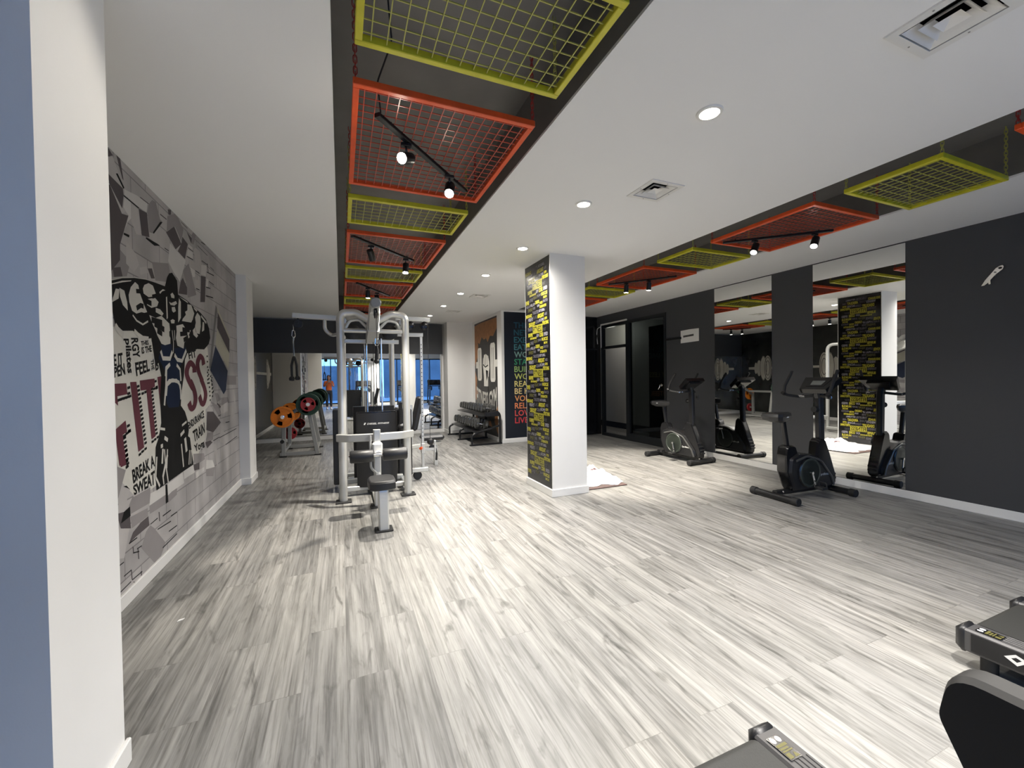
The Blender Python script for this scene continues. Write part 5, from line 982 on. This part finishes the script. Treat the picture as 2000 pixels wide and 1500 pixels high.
# ---------------------------------------------------------------- treadmills (rear edge at y = 0, running towards -y)
def treadmill(label, loc, rail_sticker=False):
    t = thing('treadmill', label, 'treadmill', (0, 0, 0), 0, 'black treadmills facing the windows')
    dm = mat_rail
    obj('deck', MB().bb((-.30, -1.62, .085), (.30, -.015, .150), .01), M['black_plastic'], t)
    bl = MB().sweep(fillet([(0, -1.55, .186), (0, -.05, .186), (0, -.018, .16), (0, -.05, .125), (0, -1.55, .125)], .03), [(-.22, 0), (.22, 0), (.22, .003), (-.22, .003)], ref=(0, 0, 1)); obj('running_belt', bl, mat_belt, t)
    for s_ in (-1, 1):
        x0, x1 = (.226, .330) if s_ > 0 else (-.330, -.226)
        r_ = MB().bb((x0, -1.60, .085), (x1, -.03, .192), .008)
        for k in range(4): xx = x0 + .030 + k * .018; r_.bb((xx, -1.55, .191), (xx + .008, -.15, .195), .0015)
        rail = obj('side_rail', r_, dm, t)
        obj('rail_end_cap', MB().bb((x0 - .004, -.055, .075), (x1 + .004, .0, .200), .022), M['black_plastic'], rail, smooth=60)
        fn = lambda a, b, d, x1=x1, x0=x0: Vector((x0 + .018 + a, -.065 - b, .1955 + d))
        st = MB().flat([(0, 0), (.052, 0), (.052, .085), (0, .085)], fn, .0002); obj('warning_sticker', st, M['black_gloss'], rail, 'black and yellow warning sticker', smooth=0, recalc=False)
        y_ = MB()
        for q in ((.004, .030, .048, .040), (.004, .043, .04, .050), (.004, .053, .048, .058), (.004, .062, .022, .081)): y_.flat([(q[0], q[1]), (q[2], q[1]), (q[2], q[3]), (q[0], q[3])], fn, .0005)
        y_.flat([(.028, .081), (.048, .081), (.038, .063)], fn, .0005); obj('sticker_print', y_, mat_stick, rail, smooth=0, recalc=False)
        w_ = MB()
        for cx in (.014, .038): w_.flat([(cx + .009 * math.cos(2 * PI * i / 14), .014 + .011 * math.sin(2 * PI * i / 14)) for i in range(14)], fn, .0005)
        obj('sticker_disc', w_, M['white_print'], rail, smooth=0, recalc=False)
        sx = x1 + .0005 if s_ > 0 else x0 - .0005
        fs = (lambda a, b, d, sx=sx: Vector((sx + d, -1.0 + a - .0, b))) if s_ > 0 else (lambda a, b, d, sx=sx: Vector((sx - d, -a, b)))
        pn = obj('side_panel', MB().prism([(.06, .098), (.95, .098), (.95, .178), (.06, .178)], fs, 0, .002), M['black_gloss'], rail, smooth=0)
        lg = text_mb('profitness', fs, (.275, .112, .56, .162), bold=.014, d=.0028)
        dmd = [(.165, .140), (.200, .166), (.240, .152), (.205, .118)]; cxx = .2025; czz = .144
        inn = [(cxx + (a - cxx) * .42, czz + (b - czz) * .42) for a, b in dmd]
        lg.add([fs(a, b, .0028) for a, b in dmd + inn], [[i, (i + 1) % 4, 4 + (i + 1) % 4, 4 + i] for i in range(4)])
        obj('logo_lettering', lg, M['white_print'], rail, 'white maker logo and lettering', smooth=0, recalc=False)
        obj('foot', MB().cyl((s_ * .27, -.10, 0), (s_ * .27, -.10, .09), .03, 14), M['black_rubber'], t); obj('foot', MB().cyl((s_ * .27, -1.45, 0), (s_ * .27, -1.45, .09), .035, 14), M['black_rubber'], t)
        obj('upright', MB().bar(fillet([(s_ * .345, -1.45, .10), (s_ * .345, -1.40, .25), (s_ * .345, -1.22, 1.12)], .1), .05, .09, ref=(0, 1, 0), ch=.012), M['black_metal'], t)
        xh = s_ * .2475; out = [(q.x, q.y) for q in fillet([(-1.30, .90, 0), (-1.25, 1.0, 0), (-.712, 1.0, 0), (-.700, .93, 0), (-.76, .80, 0), (-.85, .795, 0), (-1.15, .84, 0)], [.05, .05, .035, .04, .05, .08], 6)]
        hm = MB(); n = len(out); cy = sum(p[0] for p in out) / n; cz = sum(p[1] for p in out) / n
        for (xa, ka), (xb, kb) in (((-.026, .94), (-.016, 1)), ((-.016, 1), (.016, 1)), ((.016, 1), (.026, .94))):
            hm.add([Vector((xh + xa, cy + (a - cy) * (1 - (1 - ka) * .25), cz + (b - cz) * ka)) for a, b in out] + [Vector((xh + xb, cy + (a - cy) * (1 - (1 - kb) * .25), cz + (b - cz) * kb)) for a, b in out], [[i, (i + 1) % n, n + (i + 1) % n, n + i] for i in range(n)])
        for xa in (-.026, .026): hm.add([Vector((xh + xa, cy + (a - cy) * .985, cz + (b - cz) * .94)) for a, b in out], [list(range(n))])
        hr = obj('handrail', hm, mat_soft, t, smooth=50)
        obj('grip_seam', MB().bb((xh - .0275, -.86, .985), (xh + .0275, -.856, 1.0015)), M['black_gloss'], hr, smooth=0)
        obj('rail_bracket', MB().bar([(s_ * .345, -1.27, .90), (xh, -1.22, .90)], .06, .05, ch=.01), M['black_plastic'], t)
    obj('motor_hood', MB().prism([(-1.72, .07), (-1.72, .20), (-1.62, .27), (-1.30, .25), (-1.22, .19), (-1.22, .09)], lambda a, b, d: Vector((d, a, b)), -.33, .33), M['black_plastic'], t)
    c_ = obj('console', MB().box((0, -1.28, 1.22), (.72, .10, .34), .04, (R(28), 0, 0)), M['black_plastic'], t)
    obj('screen', MB().box((0, -1.222, 1.26), (.34, .006, .20), .003, (R(28), 0, 0)), mat_tscreen, c_)
    obj('cross_bar', MB().tube([(-.345, -1.16, 1.02), (.345, -1.16, 1.02)], .02, 12), M['black_rubber'], t)
    t.location = loc; return t
mat_stick = mat('sticker_olive', (.11, .10, .028), .5); mat_soft = mat('black_soft_grip', (.020, .019, .018), .55)
mat_rail = mat('anthracite_rail', (.075, .073, .073), .42, .2, bump=.06, bscale=220); mat_belt = mat('treadmill_belt', (.024, .024, .022), .62, bump=.2, bscale=320); mat_tscreen = mat('dark_screen', (.02, .022, .025), .12)
treadmill('treadmill with a padded black handrail end, left of the lettered treadmill', (1.04, 1.01, 0))
treadmill('treadmill whose rail side shows white lettering, right of the other treadmill', (3.04, 1.03, 0))
treadmill('treadmill nearest the window wall corner, seen in the back mirror', (4.75, .2, 0))
# ---------------------------------------------------------------- small things
# crumpled dust sheet behind the column, with a brown board under it
tag(obj('brown_board', MB().bb((2.78, 4.385, .001), (3.40, 5.0, .012), .002), mat('brown_board', (.105, .062, .055), .6, var=.3, vscale=9)), 'flat brown board under the crumpled white sheet behind the column', 'board')
def sheet():
    from mathutils import noise
    m = MB(); nx, ny = 58, 76; vs = []; rim = [random.uniform(.9, 1.08) for _ in range(24)]
    for j in range(ny + 1):
        for i in range(nx + 1):
            u = i / nx; v = j / ny; a = math.atan2(v - .5, u - .5); k = rim[int((a + PI) / (2 * PI) * 23.99)]
            k2 = 1 + .06 * math.sin(5 * a + 1) + .05 * math.sin(9 * a)
            x = 3.11 + (u - .5) * .66 * k2; y = 5.02 + (v - .5) * 1.12 * k2
            d = max(abs(u - .5), abs(v - .5)) * 2
            n1 = noise.noise(Vector((x * 3.1, y * 2.6, .3))); n2 = abs(noise.noise(Vector((x * 7, y * 5.5, 4.2)))); n3 = abs(noise.noise(Vector((x * 15, y * 12, 9.1))))
            z = .016 + max(0, (1 - d ** 2.2)) * (.10 + .09 * n1) + (.075 * n2 + .035 * n3) * (1 - d ** 6) + .004 * n3
            vs.append((x + .02 * n1, y + .02 * n2, max(.015, z)))
    fs = [[j * (nx + 1) + i, j * (nx + 1) + i + 1, (j + 1) * (nx + 1) + i + 1, (j + 1) * (nx + 1) + i] for j in range(ny) for i in range(nx)]
    return m.add(vs, fs)
def sheet_mat():
    m = bpy.data.materials.new('printed_white_sheet'); m.use_nodes = True; n, l = nodes_of(m); b = n['Principled BSDF']; b.inputs['Roughness'].default_value = .4
    tc = n.new('ShaderNodeTexCoord'); t = n.new('ShaderNodeTexNoise'); t.inputs['Scale'].default_value = 7.5; t.inputs['Detail'].default_value = 4; t.inputs['Distortion'].default_value = 1.2
    r = n.new('ShaderNodeValToRGB'); e0, e1 = r.color_ramp.elements; e0.position = .30; e0.color = (.10, .045, .045, 1); e1.position = .40; e1.color = (.86, .85, .86, 1); e2 = r.color_ramp.elements.new(.36); e2.color = (.62, .50, .54, 1)
    l.new(tc.outputs['Object'], t.inputs['Vector']); l.new(t.outputs[0], r.inputs[0]); l.new(r.outputs[0], b.inputs['Base Color']); return m
sh = tag(obj('crumpled_sheet', sheet(), sheet_mat(), smooth=60), 'crumpled white plastic sheet lying on the floor behind the column', 'plastic sheet')
tag(obj('paper_scrap', MB().prism([(-.92, 3.00), (-.895, 3.012), (-.89, 3.03), (-.915, 3.022)], lambda a, b, d: Vector((a, b, d)), .0005, .003), M['white_print'], smooth=0), 'tiny white scrap on the floor by the left wall print', 'scrap')
tag(obj('paper_scrap', MB().prism([(5.15, 6.98), (5.19, 6.99), (5.18, 7.02)], lambda a, b, d: Vector((a, b, d)), .0005, .003), M['white_print'], smooth=0), 'tiny white scrap on the floor in front of the glazed door', 'scrap')
# right wall: paper notice on a dark arm, wall socket, steel bracket
def on_right(a, b, d): return Vector((XR - d, -a, b))
t = thing('paper_notice', 'white paper notice with a dark printed strip on the charcoal wall by the door', 'notice', (XR, 5.70, 2.11))
obj('paper', MB().prism([(-5.905, 2.0), (-5.485, 2.01), (-5.485, 2.232), (-5.70, 2.236), (-5.905, 2.228)], on_right, .004, .007), M['white_print'], t, smooth=0)
obj('printed_strip', MB().prism([(-5.845, 2.10), (-5.60, 2.11), (-5.60, 2.145), (-5.845, 2.135)], on_right, .007, .0075), mat('print_strip', (.06, .06, .06), .5, var=.6, vscale=40), t, smooth=0)
tag(obj('black_bar', MB().bb((XR - .03, 5.89, 2.075), (XR, 6.26, 2.118), .004), M['black_metal']), 'short black bar from the door frame to the white paper notice', 'bar')
t = thing('wall_socket', 'dark flush wall socket on the charcoal wall behind the farther bike', 'socket', (XR, 5.58, 1.02))
obj('cover_plate', MB().bb((XR - .010, 5.50, .975), (XR, 5.665, 1.06), .003), mat('socket_grey', (.055, .056, .06), .35), t)
so = MB()
for y in (5.54, 5.625): so.cyl((XR - .0115, y, 1.018), (XR - .009, y, 1.018), .022, 18)
obj('socket_face', so, M['black_plastic'], t)
t = thing('steel_bracket', 'bare steel bracket screwed slantwise high on the charcoal wall', 'bracket', (XR, 1.94, 2.32))
pts = [(2.012, 2.238), (1.99, 2.24), (1.965, 2.262), (1.96, 2.243), (1.948, 2.247), (1.95, 2.285), (1.915, 2.330), (1.898, 2.345), (1.868, 2.372), (1.862, 2.395), (1.870, 2.408), (1.892, 2.404), (1.915, 2.388), (1.945, 2.345), (1.985, 2.290)]
obj('plate', MB().prism([(-y, z) for y, z in pts], on_right, .012, .020), M['chrome'], t)
obj('spacer', MB().cyl((XR, 1.93, 2.33), (XR - .014, 1.93, 2.33), .012, 12), M['silver_dull'], t)
obj('bolt', MB().cyl((XR - .02, 1.918, 2.352), (XR - .026, 1.918, 2.352), .008, 6), M['silver_dull'], t)
obj('eye_hole', MB().prism([(-1.885 + .013 * math.cos(2 * PI * i / 16), 2.385 + .010 * math.sin(2 * PI * i / 16)) for i in range(16)], on_right, .0202, .0206), M['dark_hole'], t, smooth=0)

# ---------------------------------------------------------------- the photographer, seen only in the back mirror
def skin_mesh(name, pts, edges, rad, m, parent, sub=2, root=0):
    me = bpy.data.meshes.new(name); P = parent.location
    me.from_pydata([tuple(Vector(p) - P) for p in pts], edges, []); me.update()
    o = bpy.data.objects.new(name, me); COL.objects.link(o); o.parent = parent
    sk = o.modifiers.new('skin', 'SKIN'); sk.use_smooth_shade = True
    for i, r_ in enumerate(rad):
        v = me.skin_vertices[0].data[i]; v.radius = r_ if isinstance(r_, tuple) else (r_, r_); v.use_root = (i == root)
    s_ = o.modifiers.new('subdivision', 'SUBSURF'); s_.levels = sub; s_.render_levels = sub
    me.materials.append(m); return o
SKIN = mat('skin', (.42, .22, .15), .5, var=.06, vscale=20); ORG = mat('orange_cloth', (.72, .14, .03), .7, bump=.2, bscale=90); NVY = mat('navy_cloth', (.020, .024, .035), .75, bump=.2, bscale=90); HAIR = mat('dark_hair', (.012, .009, .007), .5, bump=.4, bscale=120)
px, py = -.55, -.40
t = thing('person', 'person in orange top and dark trousers holding up a phone, seen in the back mirror', 'person', (px, py, 0))
def q(x, y, z): return (px + x, py + y, z)
pts = [q(0, 0, .86), q(0, .0, 1.0), q(0, -.01, 1.18), q(0, -.01, 1.33), q(0, 0, 1.40), q(0, .015, 1.45),
       q(-.085, 0, .82), q(-.09, .01, .45), q(-.09, -.02, .09), q(-.09, .10, .035), q(.085, 0, .82), q(.09, .01, .45), q(.09, -.02, .09), q(.09, .10, .035),
       q(-.155, -.01, 1.33), q(-.21, .05, 1.10), q(-.05, .235, 1.27), q(-.025, .255, 1.315), q(.155, -.01, 1.33), q(.21, .05, 1.10), q(.13, .235, 1.27), q(.105, .255, 1.315)]
edges = [(0, 1), (1, 2), (2, 3), (3, 4), (4, 5), (0, 6), (6, 7), (7, 8), (8, 9), (0, 10), (10, 11), (11, 12), (12, 13), (3, 14), (14, 15), (15, 16), (16, 17), (3, 18), (18, 19), (19, 20), (20, 21)]
rad = [(.135, .10), (.125, .09), (.135, .095), (.13, .085), .05, .046, .085, .056, .038, .036, .085, .056, .038, .036, .055, .040, .026, .028, .055, .040, .026, .028]
skin_mesh('body', pts, edges, rad, SKIN, t)
tp_ = [pts[i] for i in (1, 2, 3, 4, 14, 15, 18, 19)]; tp_[0] = q(0, 0, .86); tp_[3] = q(0, 0, 1.385)
skin_mesh('orange_top', tp_, [(0, 1), (1, 2), (2, 3), (2, 4), (4, 5), (2, 6), (6, 7)], [(.152, .115), (.142, .105), (.142, .098), .062, .068, .052, .068, .052], ORG, t)
tr = [q(0, 0, .975), q(0, 0, .86), pts[6], pts[7], q(-.09, -.015, .12), pts[10], pts[11], q(.09, -.015, .12)]
skin_mesh('trousers', tr, [(0, 1), (1, 2), (2, 3), (3, 4), (1, 5), (5, 6), (6, 7)], [(.142, .11), (.148, .115), .098, .070, .055, .098, .070, .055], NVY, t)
for s_ in (-1, 1): obj('shoe', MB().ball(q(s_ * .09, .05, .045), (.05, .135, .048), 16), M['white_print'], t)
hd = MB().ball(q(0, .035, 1.545), (.075, .092, .115), 20).ball(q(0, .045, 1.475), (.052, .062, .05), 14).ball(q(0, .128, 1.53), (.014, .02, .025), 10)
for s_ in (-1, 1): hd.ball(q(s_ * .076, .02, 1.54), (.012, .02, .03), 10)
h_ = obj('head', hd, SKIN, t, smooth=80)
for s_ in (-1, 1): obj('eye', MB().ball(q(s_ * .03, .117, 1.555), (.012, .008, .007), 10), M['black_gloss'], h_)
obj('mouth', MB().ball(q(0, .118, 1.488), (.022, .008, .006), 10), mat('lips', (.30, .08, .07), .5), h_)
obj('hair', MB().ball(q(0, .012, 1.570), (.090, .100, .105), 18).ball(q(0, -.06, 1.47), (.085, .05, .16), 16), HAIR, t, smooth=80)
for s_, hx in ((-1, -.025), (1, .105)):
    fp_ = []; fe = []; fr = []
    for k in range(4):
        z = 1.318 + k * .019; b0 = len(fp_); d_ = .012 if s_ < 0 else -.012
        fp_ += [q(hx, .258, z - .012), q(hx + d_ * .3, .278, z), q(hx + d_ * 1.2, .292, z + .003)]; fe += [(b0, b0 + 1), (b0 + 1, b0 + 2)]; fr += [.0095, .0085, .0075]
        if k: fe.append((0, b0))
    b0 = len(fp_); fp_ += [q(hx, .245, 1.315), q(hx - s_ * .02, .235, 1.335), q(hx - s_ * .032, .24, 1.35)]; fe += [(0, b0), (b0, b0 + 1), (b0 + 1, b0 + 2)]; fr += [.011, .010, .0085]
    skin_mesh('hand', fp_, fe, fr, SKIN, t, 1)
t2 = thing('phone', 'silver phone held up in both hands by the person in the orange top', 'phone', q(.04, .265, 1.35))
obj('phone_body', MB().box(q(.04, .262, 1.352), (.150, .009, .074), .004), M['chrome'], t2)
obj('camera_bump', MB().box(q(.085, .268, 1.365), (.036, .005, .036), .002), M['black_gloss'], t2)
# ---------------------------------------------------------------- recessed downlights
YS = (1.717, 3.003, 4.265, 5.55, 6.87, 8.15, 9.5)
def downlight(y, label, k=1.0, cone=156):
    t = thing('recessed_downlight', label, 'downlight', (1.91, y, ZC), 0, 'round downlights in a row along the white ceiling')
    obj('trim_ring', MB().lathe([(.050, -.004), (.052, -.010), (.066, -.009), (.070, -.003), (.070, 0)], (1.91, y, ZC), seg=28), M['white_trim'], t)
    obj('lens', MB().lathe([(0, -.005), (.051, -.005), (.051, -.003), (0, -.003)], (1.91, y, ZC), seg=24), M['lamp_white'], t)
    link_light('downlight_beam', 'SPOT', (0, 0, -.03), DOWNLIGHT_W * k, WARM, t, spot_size=R(cone), spot_blend=1.0, shadow_soft_size=.05)
    return t
for y, k_, s in zip(YS, (.95, .9, 1, 1, .8, .55, .45), ('first of the row over the open floor', 'between the nearest two square vents', 'nearly level with the front of the lettered column', 'second one short of the small far vents', 'left of the nearer small far vent', 'left of the farther small far vent', 'last of the row, above the cable arm of the gym machine')):
    downlight(y, 'round recessed downlight ' + s, k_)
downlight(.43, 'added unseen downlight in line with the row, above the treadmills', 1.7, 116)  # unseen lamp added to brighten the near floor and ceiling
downlight(-.86, 'added unseen downlight in line with the row, behind the photographer', 2.2, 110)  # unseen, added so floor bounce lifts the ceiling
downlight(-2.05, 'added unseen downlight in line with the row, closest to the windows', 2.0, 104)  # also added out of view, for more bounce off the floor
